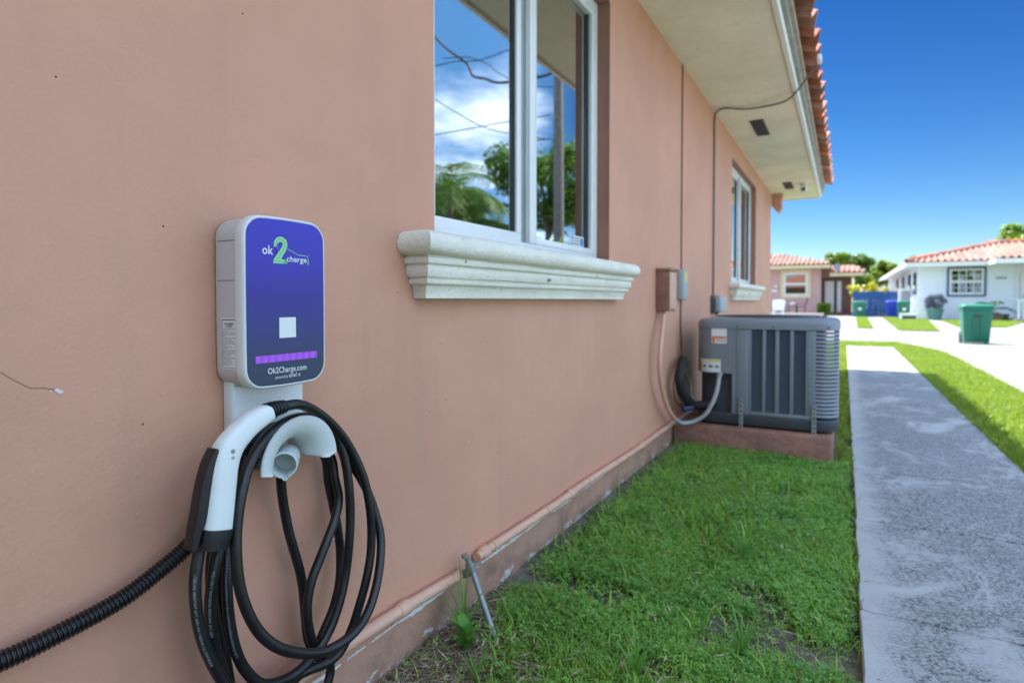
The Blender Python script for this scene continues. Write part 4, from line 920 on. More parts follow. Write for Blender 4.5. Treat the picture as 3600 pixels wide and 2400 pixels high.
cm = lambda x, y: near(x, y) * np.clip((vnoise(x, y, 2.6, 21) - .15) * 2.6, .28, 1)
stuff('clover_leaves', clover(scatter(150000, .02, 1.065, 1.0, 4.05, 1, cm), hz, .0050, .0100, .012, .046, 2), CLOVER, 'low clover mat between the wall and the path')
stuff('broad_leaves', clover(scatter(3000, .05, 1.06, 1.1, 4.0, 51, lambda x, y: near(x, y) * np.clip((vnoise(x, y, 3.4, 44) - .4) * 3, .05, 1)), hz, .012, .021, .03, .055, 52), WEEDL, 'broader weed leaves scattered through the lawn')
gm = lambda x, y: near(x, y) * np.clip((1.05 - vnoise(x, y, 2.6, 21)) * 1.25, .25, 1)
stuff('grass', blades(0, scatter(44000, .02, 1.065, 1.0, 4.1, 3, gm), hz, .028, .095, .0024, .0056, 1.35, 4), GRASS, 'short green grass between the wall and the path')
stuff('grass', blades(0, scatter(2600, .12, 1.05, 1.2, 3.6, 5, lambda x, y: near(x, y) * np.clip((vnoise(x, y, 5, 33) - .42) * 4, 0, 1)), hz, .06, .13, .004, .0072, 1.2, 6), GRASS, 'taller coarse grass blades in tufts near the path')
stuff('grass', blades(0, scatter(60000, -.0, 1.07, 4.0, 16.2, 7, lambda x, y: outside_plinth(x, y)), hz, .03, .08, .004, .007, .9, 8), GRASS_SUN, 'grass along the left of the path past the condenser')
stuff('grass', blades(0, scatter(90000, 1.89, 2.66, 2.5, 16.0, 9, lambda x, y: np.where(x < edge_x(y) + .02, 1.0, 0)), lambda x, y: 0 * x - .022, .035, .09, .004, .008, .85, 10), GRASS_SUN, 'sunlit verge grass right of the path')
stuff('grass', blades(0, scatter(9000, .9, 2.1, 14.58, 16.25, 11, lambda x, y: x * 0 + 1), lambda x, y: 0 * x - .026, .03, .07, .006, .010, .85, 12), GRASS_SUN, 'sunlit grass past the end of the path')
stuff('grass', blades(0, scatter(1500, 1.035, 1.072, 1.3, 9.0, 61, lambda x, y: np.clip((vnoise(x, y, 4, 62) - .35) * 3, .05, 1)), lambda x, y: 0 * x - .03, .04, .085, .0025, .005, 1.1, 63), GRASS, 'grass blades leaning over the left edge of the path')
def tri_area(q): return sum(abs((q[i][0]*q[(i+1) % len(q)][1] - q[(i+1) % len(q)][0]*q[i][1])) for i in range(len(q)))
fx, fy = [], []
g_ = np.random.default_rng(40)
for q in FL[:3]:
    n_ = 7000; u = g_.random(n_); v = g_.random(n_); A_, B2, C2, D2 = [np.array(p) for p in q]
    pnt = (A_ * (1-u)[:, None] + B2 * u[:, None]) * (1-v)[:, None] + (D2 * (1-u)[:, None] + C2 * u[:, None]) * v[:, None]; fx.append(pnt[:, 0]); fy.append(pnt[:, 1])
stuff('grass', blades(0, (np.concatenate(fx), np.concatenate(fy)), lambda x, y: 0 * x - .02, .04, .10, .012, .022, .8, 13), GRASS_SUN, 'far lawn grass across the street')
def straw(n, seed):
    g = np.random.default_rng(seed); x = np.abs(g.normal(.10, .14, n)) + .01; y = 1.0 + .75 * g.random(n) ** 1.3; a = g.random(n) * np.pi; L_ = .012 + .05 * g.random(n)
    c = np.stack([x, y, hz(x, y) + .002 + .012 * g.random(n)], -1); d = np.stack([np.cos(a), np.sin(a), g.normal(0, .18, n)], -1) * (L_ / 2)[:, None]; s_ = np.stack([-np.sin(a), np.cos(a), 0 * a], -1) * (.0006 + .0012 * g.random(n))[:, None]
    b_ = np.stack([0*a, 0*a, g.random(n) * .006], -1)
    V = np.stack([c - d, c - s_ + b_, c + d, c + s_ + b_], 1).reshape(-1, 3); i = np.arange(n)[:, None] * 4; return V, np.concatenate([i + [0, 1, 2], i + [0, 2, 3]], 1).reshape(-1, 3)
stuff('dead_straw', straw(5200, 14), STRAW, 'dead brown straw on the soil by the wall')
def litter(n, seed):
    g = np.random.default_rng(seed); x = .06 + .99 * g.random(n); y = 1.15 + 2.8 * g.random(n) ** 1.4; a = g.random(n) * np.pi; L_ = .012 + .045 * g.random(n)
    c = np.stack([x, y, hz(x, y) + .022 + .03 * g.random(n)], -1); d = np.stack([np.cos(a), np.sin(a), g.normal(0, .25, n)], -1) * (L_ / 2)[:, None]; s_ = np.stack([-np.sin(a), np.cos(a), 0 * a], -1) * (.001 + .0022 * g.random(n))[:, None]
    V = np.stack([c - d, c - s_, c + d, c + s_], 1).reshape(-1, 3); i = np.arange(n)[:, None] * 4; return V, np.concatenate([i + [0, 1, 2], i + [0, 2, 3]], 1).reshape(-1, 3)
stuff('dry_clippings', litter(900, 15), STRAW, 'dry tan grass clippings lying over the lawn')
# little pebbles and paint flakes on the soil
V, F = [], []
for i in range(150):
    x = abs(random.gauss(.22, .2)) + .02; y = random.uniform(1.05, 2.4); r_ = random.uniform(.002, .006); z = float(hz(x, y)) + .002; b0 = len(V)
    for dx, dy, dz in ((1,0,0),(-1,0,0),(0,1,0),(0,-1,0),(0,0,.7),(0,0,-.7)): V.append((x + dx*r_*random.uniform(.6,1.2), y + dy*r_*random.uniform(.6,1.2), z + dz*r_))
    for a, b_, c in ((0,2,4),(2,1,4),(1,3,4),(3,0,4),(2,0,5),(1,2,5),(3,1,5),(0,3,5)): F.append((b0+a, b0+b_, b0+c))
stuff('pebbles', (V, F), M('pebble', (.45, .42, .38), .8, (.25, .23, .2), 60), 'small pale pebbles and paint flakes on the soil')
# weeds round the stake
def weed(name, label, x, y, specs, mat):
    t_ = thing(name, label, 'weed', (x, y, float(hz(x, y))))
    for (az, L_, wd, ln, h0) in specs:
        az = R(az); d = Vector((math.cos(az), math.sin(az), 0)); s_ = Vector((-math.sin(az), math.cos(az), 0)); p = Vector((x, y, float(hz(x, y)) + h0)); Lr, Rr, Cr = [], [], []
        for i in range(8):
            u = i / 7; a = ln * (.25 + u * 1.0); wv = wd * (math.sin(math.pi * min(1, .12 + u * .88)) ** .8) * .5
            Lr.append(p + s_ * wv + Vector((0, 0, wv * .35))); Cr.append(p.copy()); Rr.append(p - s_ * wv + Vector((0, 0, wv * .35)))
            p = p + (d * math.sin(a) + Vector((0, 0, 1)) * math.cos(a)) * (L_ / 7)
        obj('leaf', MB().loft([Lr, Cr, Rr], False, False, closed=False), mat, t_, 80)
    return t_
weed('grass_weed', 'tall grassy weed sprouting between wall and stake', .085, 1.385, [(200, .22, .008, .25, 0), (150, .24, .007, .18, 0), (250, .20, .008, .45, 0), (100, .22, .007, .3, 0), (320, .17, .009, .8, 0), (40, .19, .008, .7, 0), (180, .15, .009, 1.0, 0), (285, .19, .008, .9, 0), (15, .24, .007, .5, 0), (70, .14, .009, 1.1, 0)], WEEDL)
weed('broadleaf_weed', 'broad leaved weed at the foot of the stake', .125, 1.335, [(a, .05 + .012 * (i % 2), .030, 1.15 + .12 * (i % 3), .012 + .016 * (i % 4)) for i, a in enumerate(range(0, 720, 52))], WEEDL)
weed('grass_weed', 'grassy weed sprouting right of the stake', .16, 1.52, [(60, .16, .007, .5, 0), (20, .19, .006, .7, 0), (110, .15, .006, .3, 0), (330, .14, .007, .9, 0), (180, .12, .007, .6, 0), (250, .12, .007, .8, 0)], WEEDL)
weed('grass_weed', 'small grass tuft on the bare soil before the stake', .22, 1.24, [(a, .07 + .02 * (i % 3), .005, .4 + .2 * (i % 3), 0) for i, a in enumerate(range(0, 360, 40))], WEEDL)
for i, (x, y, tp_) in enumerate(((.56, 1.47, 'coarse grass tuft in the lawn at the bottom edge'), (.78, 1.72, 'coarse grass tuft beside the path at the bottom edge'), (.70, 2.35, 'upright grass tuft in the middle of the lawn'))):
    weed('grass_tuft', tp_, x, y, [(a + i * 13, .11 + .03 * (k_ % 3), .007, .35 + .22 * (k_ % 4), 0) for k_, a in enumerate(range(0, 360, 24))], WEEDL)

# ------------------------------------------------------------------ trees
def leaf_cloud(centers, radii, n, size, seed, flat_=.8):
    g = np.random.default_rng(seed); k = g.integers(0, len(centers), n); C = np.array(centers)[k]; Rr = np.array(radii)[k]
    d = g.normal(size=(n, 3)); d /= np.linalg.norm(d, axis=1)[:, None]; rr = g.random(n) ** .45
    p = C + d * (rr * Rr)[:, None] * np.array([1, 1, flat_]); nrm = d + g.normal(0, .6, (n, 3)) + np.array([0, 0, .5]); nrm /= np.linalg.norm(nrm, axis=1)[:, None]
    t1 = np.cross(nrm, g.normal(size=(n, 3))); t1 /= np.linalg.norm(t1, axis=1)[:, None]; t2 = np.cross(nrm, t1); s_ = (size * (.6 + .8 * g.random(n)))[:, None]
    V = np.stack([p - t1 * s_, p - t2 * s_ * .45, p + t1 * s_, p + t2 * s_ * .45], 1).reshape(-1, 3); i = np.arange(n)[:, None] * 4; return V, np.concatenate([i + [0, 1, 2, 3]], 1)
def tree(name, label, x, y, h, crown_r, n, leaf, mat, seed, group=None, trunk_h=None, squash=.8, cat='tree'):
    g = random.Random(seed); t_ = thing(name, label, cat, (x, y, 0), group); th = trunk_h or h * .45
    top = Vector((x + g.uniform(-.2, .2), y + g.uniform(-.2, .2), h * .72)); mb = MB().tube([(x, y, -.1), (x + g.uniform(-.05, .05), y, th * .5), (top.x, top.y, h * .72)], lambda u: .045 * h * (1 - .75 * u) * .6, 9, 4); obj('trunk', mb, BARK, t_, 60)
    cs, rs = [], []
    for i in range(16):
        a = g.uniform(0, 6.28); rr = crown_r * math.sqrt(g.random()) * .78; zc = h - crown_r * squash + g.uniform(-.75, .72) * crown_r * squash * (1 - .4 * rr / crown_r)
        c = (x + rr * math.cos(a), y + rr * math.sin(a), zc); cs.append(c); rs.append(crown_r * g.uniform(.26, .42))
        if i < 6: obj('limb', MB().tube([(x + (top.x - x) * .6, y + (top.y - y) * .6, h * .45), (x + (c[0] - x) * .5, y + (c[1] - y) * .5, (h * .5 + zc) / 2 + .1), c], lambda u: .018 * h * (1 - .8 * u) * .5, 6, 3), BARK, t_, 60)
    V, F = leaf_cloud(cs, rs, n, leaf, seed, .8); V = V - np.array([x, y, 0]); obj('crown', np_mesh('crown', V, F), mat, t_); return t_
def palm(name, label, x, y, h, nf, L_, seed, stem_r=.12, group=None, cat='palm'):
    g = random.Random(seed); t_ = thing(name, label, cat, (x, y, 0), group)
    obj('trunk', MB().tube([(x, y, -.1), (x + .06, y, h * .5), (x, y, h)], lambda u: stem_r * (1.15 - .3 * u), 9, 4), BARK, t_, 60)
    for k in range(nf):
        az = 2 * math.pi * k / nf + g.uniform(-.2, .2); el = g.uniform(.15, 1.25); p = Vector((x, y, h)); d = Vector((math.cos(az), math.sin(az), 0)); pts_ = []
        for i in range(13):
            pts_.append(p.copy()); a = el - 1.75 * (i / 12) ** 1.2; p = p + (d * math.cos(a) + Vector((0, 0, 1)) * math.sin(a)) * (L_ / 12)
        mb = MB().tube(pts_, lambda u: .016 * (1 - .8 * u) * L_ / 2, 4); s_ = Vector((-math.sin(az), math.cos(az), 0))
        for i in range(2, 13):
            for q in (0, .5):
                if i + q > 12: continue
                c = pts_[i].lerp(pts_[min(i + 1, 12)], q); t2 = (pts_[min(i+1, 12)] - pts_[i-1]).normalized(); ll = L_ * .34 * math.sin(math.pi * (i + q + 1) / 14.5) ** .7
                for sg in (-1, 1):
                    e_ = (s_ * sg * .8 + t2 * .65 + Vector((0, 0, -.25 + g.uniform(-.1, .1)))).normalized(); w_ = t2 * (.022 * L_ / 2)
                    mb.poly([c - w_, c + w_, c + e_ * ll * .6 + w_ * .8 - Vector((0, 0, ll * .05)), c + e_ * ll - Vector((0, 0, ll * .2)), c + e_ * ll * .6 - w_ * .8 - Vector((0, 0, ll * .05))])
        obj('frond', mb, PALML, t_)
    return t_
for i_, (hx, hy, hl) in enumerate(((1.6, -2.9, 'added unseen shading bush behind the viewer nearest the wall'), (3.2, -2.6, 'added unseen shading bush behind the viewer in the middle'), (4.8, -2.2, 'added unseen shading bush behind the viewer farthest from the wall'))):
    tree('added_shade_bush', hl, hx, hy, 2.1, 1.1, 5000, .08, LEAF, 90 + i_, trunk_h=.4, squash=.8, cat='hedge')  # unseen bushes added behind the camera to darken the left of the wall
# seen mirrored in the near window
palm('palm_tree', 'palm mirrored in the far left of the near window', 8.6, 14, 3.9, 17, 2.1, 3)
palm('palm_tree', 'lower palm mirrored beside the sash in the left pane', 9.6, 16, 3.3, 16, 2.3, 5)
palm('palm_tree', 'small palm mirrored lowest in the left pane', 8.6, 18.0, 2.9, 14, 1.9, 8)
tree('shade_tree', 'round leafy tree mirrored in the right pane', 7.3, 17.5, 6.6, 2.1, 9000, .09, LEAF, 21, trunk_h=2.6)
tree('shade_tree', 'taller leafy tree mirrored behind the left pane palms', 15.5, 23, 7.2, 2.6, 9000, .10, LEAF, 27)
tree('flowering_hedge', 'yellow green hedge mirrored at the foot of the right pane', 5.2, 12.4, 2.75, 1.35, 6000, .07, LEAF_B, 22, trunk_h=.5, squash=1.0, cat='hedge')
up_ = thing('utility_pole', 'tall wooden utility pole mirrored in the right pane', 'utility pole', (5.25, 14, 0))
obj('pole', MB().tube([(5.25, 14, -.2), (5.23, 14, 3.4), (5.25, 14, 6.9)], lambda u: .15 - .035 * u, 12, 5), WOODP, up_, 60)
def mwire(label, pts_, r=.022): tag(obj('overhead_wire', MB().tube([(-1.137 + (x + 1.137) * 22 / 13, 22 - .3, .95 + (z - .95) * 22 / 13) for x, z in pts_], r, 6, 6), WIRED, None, 60), label, 'wire')
mwire('nearly level upper overhead wire mirrored in left pane', [(12, 7.3), (8.48, 7.10), (7.59, 7.07), (6.8, 6.97), (5.4, 7.15), (4.83, 7.2)])
mwire('level lower overhead wire mirrored in both panes', [(12, 5.2), (8.49, 5.29), (7.41, 5.30), (6.28, 5.32), (5.39, 5.31), (4.90, 5.32)])
mwire('steeply sloping overhead wire mirrored in left pane', [(11, 8.2), (8.45, 6.34), (7.53, 5.73), (6.92, 5.36), (6.28, 5.10), (5.0, 4.75)])
mwire('low overhead wire mirrored in right pane', [(6.6, 4.75), (5.39, 4.76), (5.02, 4.76), (4.90, 4.75)])
mwire('thick twisted overhead cable mirrored in left pane', [(9.6, 9.3), (8.47, 8.05), (7.9, 7.46), (7.28, 6.96), (7.1, 6.62), (6.74, 6.48), (6.28, 6.30), (5.2, 6.25), (4.83, 6.3)], .055)
mwire('short drooping overhead wire mirrored in left pane', [(8.0, 7.22), (7.59, 7.17), (7.22, 7.10), (6.68, 6.84), (6.28, 6.50), (5.5, 6.1), (4.83, 5.95)])

# ------------------------------------------------------------------ white house across the street
PALEW = M('pale_blue_white_stucco', (.80, .83, .87), .75, (.77, .80, .84), 3, bump=.3, bscale=20)
BLUETR = M('slate_blue_trim', (.035, .085, .17), .5)
BLUEP = M('royal_blue_paint', (.006, .078, .25), .5, (.005, .066, .21), 5)
wh_ = thing('white_house', 'white house with terracotta hip roof across the street', 'house', (9, 42, 0))
mb = MB(); WX0, WX1, WY0, WY1 = 4.44, 16.0, 38.0, 64.0
for q in (((WX0, WY0), (WX1, WY0)), ((WX0, WY1), (WX0, WY0)), ((WX1, WY0), (WX1, WY1)), ((WX1, WY1), (WX0, WY1))): mb.poly([(*q[0], -.1), (*q[1], -.1), (*q[1], 2.80), (*q[0], 2.80)])
obj('wall', mb, PALEW, wh_)
EX, EY, EZ, PT = 3.75, 37.2, 2.93, .25; rt_ = 4.6
mb = MB(); c1 = (EX, EY, EZ); rA = (EX + rt_, EY + rt_, EZ + PT * rt_); rB = (17 - rt_, EY + rt_, EZ + PT * rt_); c2 = (17, EY, EZ); rC = (EX + rt_, 60, EZ + PT * rt_); c3 = (EX, 64.8, EZ); c4 = (17, 64.8, EZ)
mb.poly([c1, c2, rB, rA]); mb.poly([c1, rA, rC, c3]); mb.poly([c2, rB, (17 - rt_, 60, EZ + PT * rt_), c4]); mb.poly([rA, rB, (17 - rt_, 60, EZ + PT * rt_), rC]); mb.poly([c3, rC, (17 - rt_, 60, EZ + PT * rt_), c4])
obj('roof_deck', mb, TERRA_PALE, wh_)
obj('soffit', MB().box(EX + .03, 16.97, EY + .03, 64.77, 2.80, 2.82), PALEW, wh_)
obj('fascia', MB().box(EX, 17, EY - .0, EY + .03, 2.70, 2.93), WHITE, wh_); obj('fascia', MB().box(EX, EX + .03, EY + .031, 64.77, 2.70, 2.93), WHITE, wh_)
FT = tile_mesh('roof_tile', .305, .56, .085, .025, 6); FT.materials.append(TERRA_PALE); pt_ = math.atan(PT)
for c in range(10):
    for k in range(34):
        x = EX + .15 + .292 * k; s_ = .46 * c; yy = EY - .06 + s_ * math.cos(pt_)
        if x < EX + (yy - EY) + .15 or x > 12.3: continue
        inst('roof_tile', FT, None, wh_, (x, yy + .56 * math.cos(pt_), EZ + .04 + (s_ + .56) * math.sin(pt_) - .02), (0, pt_ + .02, R(-90)))
HT = tile_mesh('hip_tile', .30, .52, .13, .03, 6); HT.materials.append(TERRA)
for i in range(15):
    t_ = .05 + i * .31; a = Vector((EX + t_ + .3, EY + t_ + .3, EZ + PT * (t_ + .3) + .07)); inst('hip_tile', HT, None, wh_, a, (0, math.atan(PT / 1.414), R(-135)))
for i in range(14): inst('hip_tile', HT, None, wh_, (EX + rt_ + .5 * i, EY + rt_, EZ + PT * rt_ + .07), (0, 0, R(180)))
# front window
def house_window(parent, x0, x1, z0, z1, y, trim, tm, panes, blind=None):
    w_ = bpy.data.objects.new('window', None); COL.objects.link(w_); w_.parent = parent
    t2 = MB()
    for q in ((x0 - trim, x0, z0 - trim, z1 + trim), (x1, x1 + trim, z0 - trim, z1 + trim), (x0, x1, z1, z1 + trim), (x0, x1, z0 - trim, z0)): t2.box(q[0], q[1], y - .07, y - .003, q[2], q[3])
    obj('surround', t2, tm, w_); fr = MB(); f_ = .10
    for q in ((x0, x0 + f_, z0, z1), (x1 - f_, x1, z0, z1), (x0 + f_, x1 - f_, z1 - f_, z1), (x0 + f_, x1 - f_, z0, z0 + f_), (x0 + f_, x1 - f_, (z0 + z1) / 2 - .06, (z0 + z1) / 2 + .06)): fr.box(q[0], q[1], y - .05, y - .004, q[2], q[3])
    obj('frame', fr, WHITE, w_)
    obj('backing', MB().box(x0 + f_, x1 - f_, y - .012, y - .002, z0 + f_, z1 - f_), M('dark_interior', (.05, .05, .055), .6), w_)
    nx, nz = panes; cw = (x1 - x0 - 2 * f_) / nx; chh = ((z1 - z0) / 2 - f_ - .06) / nz
    for hlf in (0, 1):
        zb = z0 + f_ if hlf == 0 else (z0 + z1) / 2 + .06
        for i in range(nx):
            for j in range(nz): obj('pane', MB().box(x0 + f_ + cw * i + .025, x0 + f_ + cw * (i + 1) - .025, y - .026, y - .022, zb + chh * j + .02, zb + chh * (j + 1) - .02), GLASS_D, w_)
        mb = MB()
        for i in range(1, nx): mb.box(x0 + f_ + cw * i - .02, x0 + f_ + cw * i + .02, y - .04, y - .02, zb, zb + chh * nz)
        for j in range(1, nz): mb.box(x0 + f_, x1 - f_, y - .042, y - .0205, zb + chh * j - .015, zb + chh * j + .015)
        if nx > 1: obj('muntins', mb, WHITE, w_)
    if blind: obj('blind', MB().box(x0 + f_ + .01, x1 - f_ - .01, y - .019, y - .0135, z0 + (z1 - z0) * blind, z1 - f_ - .01), M('blind_fabric', (.72, .73, .68), .8), w_)
    return w_
house_window(wh_, 5.72, 7.15, 1.25, 2.58, WY0, .09, BLUETR, (4, 2))
dr = obj('front_door', MB().box(8.6, 9.6, WY0 - .05, WY0 - .003, 0.12, 2.3, .01), WHITE, wh_); obj('door_light', MB().cyl((9.1, WY0 - .052, 1.95), (0, -1, 0), .25, .01, 16), GASKET, dr); obj('door_handle', MB().cyl((8.68, WY0 - .052, 1.15), (0, -1, 0), .04, .05, 10), GALV, dr)
obj('number_plate', MB().box(7.62, 8.06, WY0 - .02, WY0 - .003, 2.04, 2.12), M('dull_number_grey', (.25, .28, .30), .6), wh_)
obj('downpipe', MB().tube([(8.46, WY0 - .06, 2.8), (8.46, WY0 - .06, 0)], .05, 8), WHITE, wh_)
for y0 in (39.3, 42.5, 47, 52):
    s_ = obj('side_window', MB().box(WX0 - .06, WX0 - .003, y0, y0 + 1.3, 1.1, 2.5), BLUETR, wh_); obj('pane', MB().box(WX0 - .066, WX0 - .061, y0 + .1, y0 + 1.2, 1.2, 2.4), GLASS_D, s_)
# porch roof on the right, nearer to us
mb = MB(); mb.poly([(7.2, 35.6, 2.92), (12, 35.6, 2.92), (12, 39.6, 3.75), (8.2, 39.6, 3.75)]); mb.poly([(7.2, 35.6, 2.92), (8.2, 39.6, 3.75), (7.2, 37.2, 2.98)]); obj('porch_roof', mb, TERRA_PALE, wh_)
obj('porch_fascia', MB().box(7.2, 12, 35.57, 35.60, 2.70, 2.92), WHITE, wh_); obj('porch_fascia', MB().box(7.17, 7.2, 35.57, 37.19, 2.70, 2.92), WHITE, wh_); obj('porch_soffit', MB().box(7.2, 12, 35.6, 37.19, 2.72, 2.74), PALEW, wh_)
for c in range(3):
    for k in range(15): inst('porch_tile', FT, None, wh_, (7.40 + .292 * k, 35.55 + .46 * c + .55, 2.97 + (.46 * c + .5) * .207), (0, math.atan(.207) + .02, R(-90)))
rl_ = thing('porch_railing', 'white porch railing at the right edge by the white house', 'railing', (8.0, 36, 0))
obj('top_rail', MB().tube([(7.95, 36.9, 1.0), (8.05, 35.6, .95), (9.6, 35.6, .95)], .035, 8), WHITE, rl_, 60)
for i in range(8): obj('baluster', MB().box(8.05 + .2 * i, 8.09 + .2 * i, 35.58, 35.62, 0, .94), WHITE, rl_)
obj('floor', MB().box(7.9, 12, 35.4, 37.98, -.03, .1), PAVE, rl_)

# ------------------------------------------------------------------ pink house across the street
PINKW = M('pink_house_stucco', (.58, .36, .32), .75, (.54, .33, .29), 3, bump=.3, bscale=20); PALEY = M('pale_yellow_trim', (.72, .60, .36), .6)
BROWN = M('brown_door_paint', (.16, .075, .05), .5)
pk = thing('pink_house', 'pink house with yellow framed window across the street', 'house', (-3, 48, 0))
mb = MB()
for q in (((-11, 46), (-.42, 46)), ((-.42, 46), (-.42, 47.6)), ((-.42, 47.6), (1.45, 47.6)), ((1.45, 47.6), (1.45, 58)), ((1.45, 58), (-11, 58)), ((-11, 58), (-11, 46))): mb.poly([(*q[0], -.1), (*q[1], -.1), (*q[1], 3.2), (*q[0], 3.2)])
obj('wall', mb, PINKW, pk)
house_window(pk, -2.72, -1.25, 1.32, 2.86, 46, .22, PALEY, (1, 1), .48)
obj('soffit', MB().box(-11.6, .10, 45.0, 47.0, 3.14, 3.16), PALEY, pk); obj('fascia', MB().box(-11.6, .10, 44.97, 45.0, 3.12, 3.36), PALEY, pk); obj('fascia', MB().box(.10, .13, 44.97, 47.0, 3.12, 3.36), PALEY, pk)
mb = MB(); mb.poly([(-11.7, 44.9, 3.38), (.16, 44.9, 3.38), (-3.4, 48.6, 4.35), (-8, 48.6, 4.35)]); mb.poly([(.16, 44.9, 3.38), (.16, 52, 3.38), (-3.4, 48.6, 4.35)]); mb.poly([(-11.7, 44.9, 3.38), (-8, 48.6, 4.35), (-11.7, 52, 3.38)]); mb.poly([(.16, 52, 3.38), (-11.7, 52, 3.38), (-8, 48.6, 4.35), (-3.4, 48.6, 4.35)]); obj('roof_deck', mb, TERRA_PALE, pk)
pt2 = math.atan(.262)
for c in range(8):
    for k in range(17):
        x = -.05 - .292 * k; yy = 44.85 + .46 * c * math.cos(pt2)
        if x > .16 - (yy - 44.9) * .96 - .1: continue
        inst('roof_tile', FT, None, pk, (x, yy + .54, 3.42 + (.46 * c + .54) * .25), (0, pt2 + .02, R(-90)))
# porch on the right, set back and lower
obj('porch_ceiling', MB().box(.131, 2.10, 45.4, 48.5, 2.60, 2.62), PALEY, pk); obj('porch_fascia', MB().box(.131, 2.10, 45.37, 45.40, 2.58, 2.80), PALEY, pk); obj('porch_fascia', MB().box(2.10, 2.13, 45.37, 48.5, 2.58, 2.80), PALEY, pk)
mb = MB(); mb.poly([(.131, 45.3, 2.82), (2.2, 45.3, 2.82), (1.6, 47.4, 3.38), (.131, 47.4, 3.38)]); mb.poly([(2.2, 45.3, 2.82), (2.2, 49, 2.82), (1.6, 47.4, 3.38)]); obj('porch_roof', mb, TERRA_PALE, pk)
for c in range(4):
    for k in range(7):
        if .30 + .292 * k > 2.15 - c * .14: continue
        inst('porch_tile', FT, None, pk, (.30 + .292 * k, 45.25 + .46 * c + .54, 2.86 + (.46 * c + .54) * .25), (0, pt2 + .02, R(-90)))
obj('door_recess', MB().box(-.38, 1.40, 47.45, 47.58, .1, 2.55), BROWN, pk); dd = obj('white_door', MB().box(-.20, .35, 47.38, 47.445, .12, 2.30), WHITE, pk); obj('white_door', MB().box(.55, .80, 47.38, 47.445, .12, 2.30), WHITE, pk)
obj('dark_opening', MB().box(.36, .54, 47.40, 47.447, .12, 2.30), GASKET, pk); obj('porch_step', MB().box(-.3, 1.45, 46.6, 47.44, -.03, .14), M('dark_red_step', (.20, .08, .075), .7), pk)
obj('porch_slab', MB().box(-6, -.15, 43.0, 45.99, -.04, .12, .02), M('pale_pink_slab', (.62, .50, .46), .8), pk)
obj('blue_plaque', MB().box(1.02, 1.26, 47.40, 47.448, 1.50, 1.68, .01), BLUEP, pk); obj('meter_box', MB().box(-3.52, -3.16, 45.9, 45.998, 1.55, 1.70), WHITE, pk); obj('wall_lamp', MB().cyl((-3.25, 45.998, 1.95), (0, -1, 0), .09, .1, 10), WHITE, pk)
dsh = thing('satellite_dish', 'grey satellite dish on the pink house porch roof', 'satellite dish', (.55, 45.3, 2.8))
obj('dish', MB().loft([[(.55 + r_ * math.cos(a), 45.1 - d_, 3.15 + r_ * 1.15 * math.sin(a)) for a in (2 * math.pi * k / 16 for k in range(16))] for r_, d_ in ((.02, .0), (.12, .015), (.22, .06), (.225, .07), (.21, .066), (.1, .022))]), M('dish_grey', (.30, .28, .32), .5), dsh, 50)
obj('mast', MB().tube([(.55, 45.12, 3.1), (.55, 45.25, 2.95), (.55, 45.4, 2.8)], .03, 8), GALV, dsh)
def patio_chair(label, x, y, mat, flip, z=.12, s=1.0):
    t_ = thing('patio_chair', label, 'chair', (x, y, z)); f = -1 if flip else 1
    X_ = lambda a: (x + a * f * s)
    bx_ = lambda a0, a1, y0, y1, z0, z1: MB().box(min(X_(a0), X_(a1)), max(X_(a0), X_(a1)), y + y0 * s, y + y1 * s, z + z0 * s, z + z1 * s, .012)
    obj('seat', bx_(-.26, .26, -.25, .25, .38, .43), mat, t_)
    mb = MB(); mb.prism([(X_(.22), y - .25 * s, z + .43 * s), (X_(.28), y - .25 * s, z + .43 * s), (X_(.45), y - .24 * s, z + .98 * s), (X_(.39), y - .24 * s, z + 1.0 * s)], (0, .49 * s, 0)); obj('backrest', mb, mat, t_)
    for a in (-.24, .22):
        for b_ in (-.24, .20): obj('leg', bx_(a, a + .04, b_, b_ + .04, 0, .38), mat, t_)
    for b_ in (-.27, .23): obj('armrest', bx_(-.26, .32, b_, b_ + .04, .60, .63), mat, t_); obj('arm_post', bx_(-.24, -.20, b_, b_ + .04, .43, .60), mat, t_)
DKBR = M('dark_brown_wicker', (.10, .06, .06), .6)
patio_chair('dark brown chair under the yellow framed window', -1.55, 44.4, DKBR, False)
patio_chair('dark brown chair half hidden behind the white chair', -2.75, 44.9, DKBR, True, .12, .9)
pt3 = thing('side_table', 'small dark table between the porch chairs', 'table', (-2.05, 44.4, .12))
obj('top', MB().box(-2.33, -1.80, 44.2, 44.65, .58, .62, .01), DKBR, pt3)
for a in (-2.31, -1.86):
    for b_ in (44.22, 44.59): obj('leg', MB().box(a, a + .04, b_, b_ + .04, .12, .579), DKBR, pt3)
tag(obj('white_bowl', MB().loft([[(-2.06 + r_ * math.cos(a), 44.4 + r_ * math.sin(a), z) for a in (2 * math.pi * k / 14 for k in range(14))] for r_, z in ((.07, .622), (.15, .68), (.16, .76), (.14, .80), (.10, .82))]), WHITE, None, 50), 'white round bowl on the small dark porch table', 'bowl')
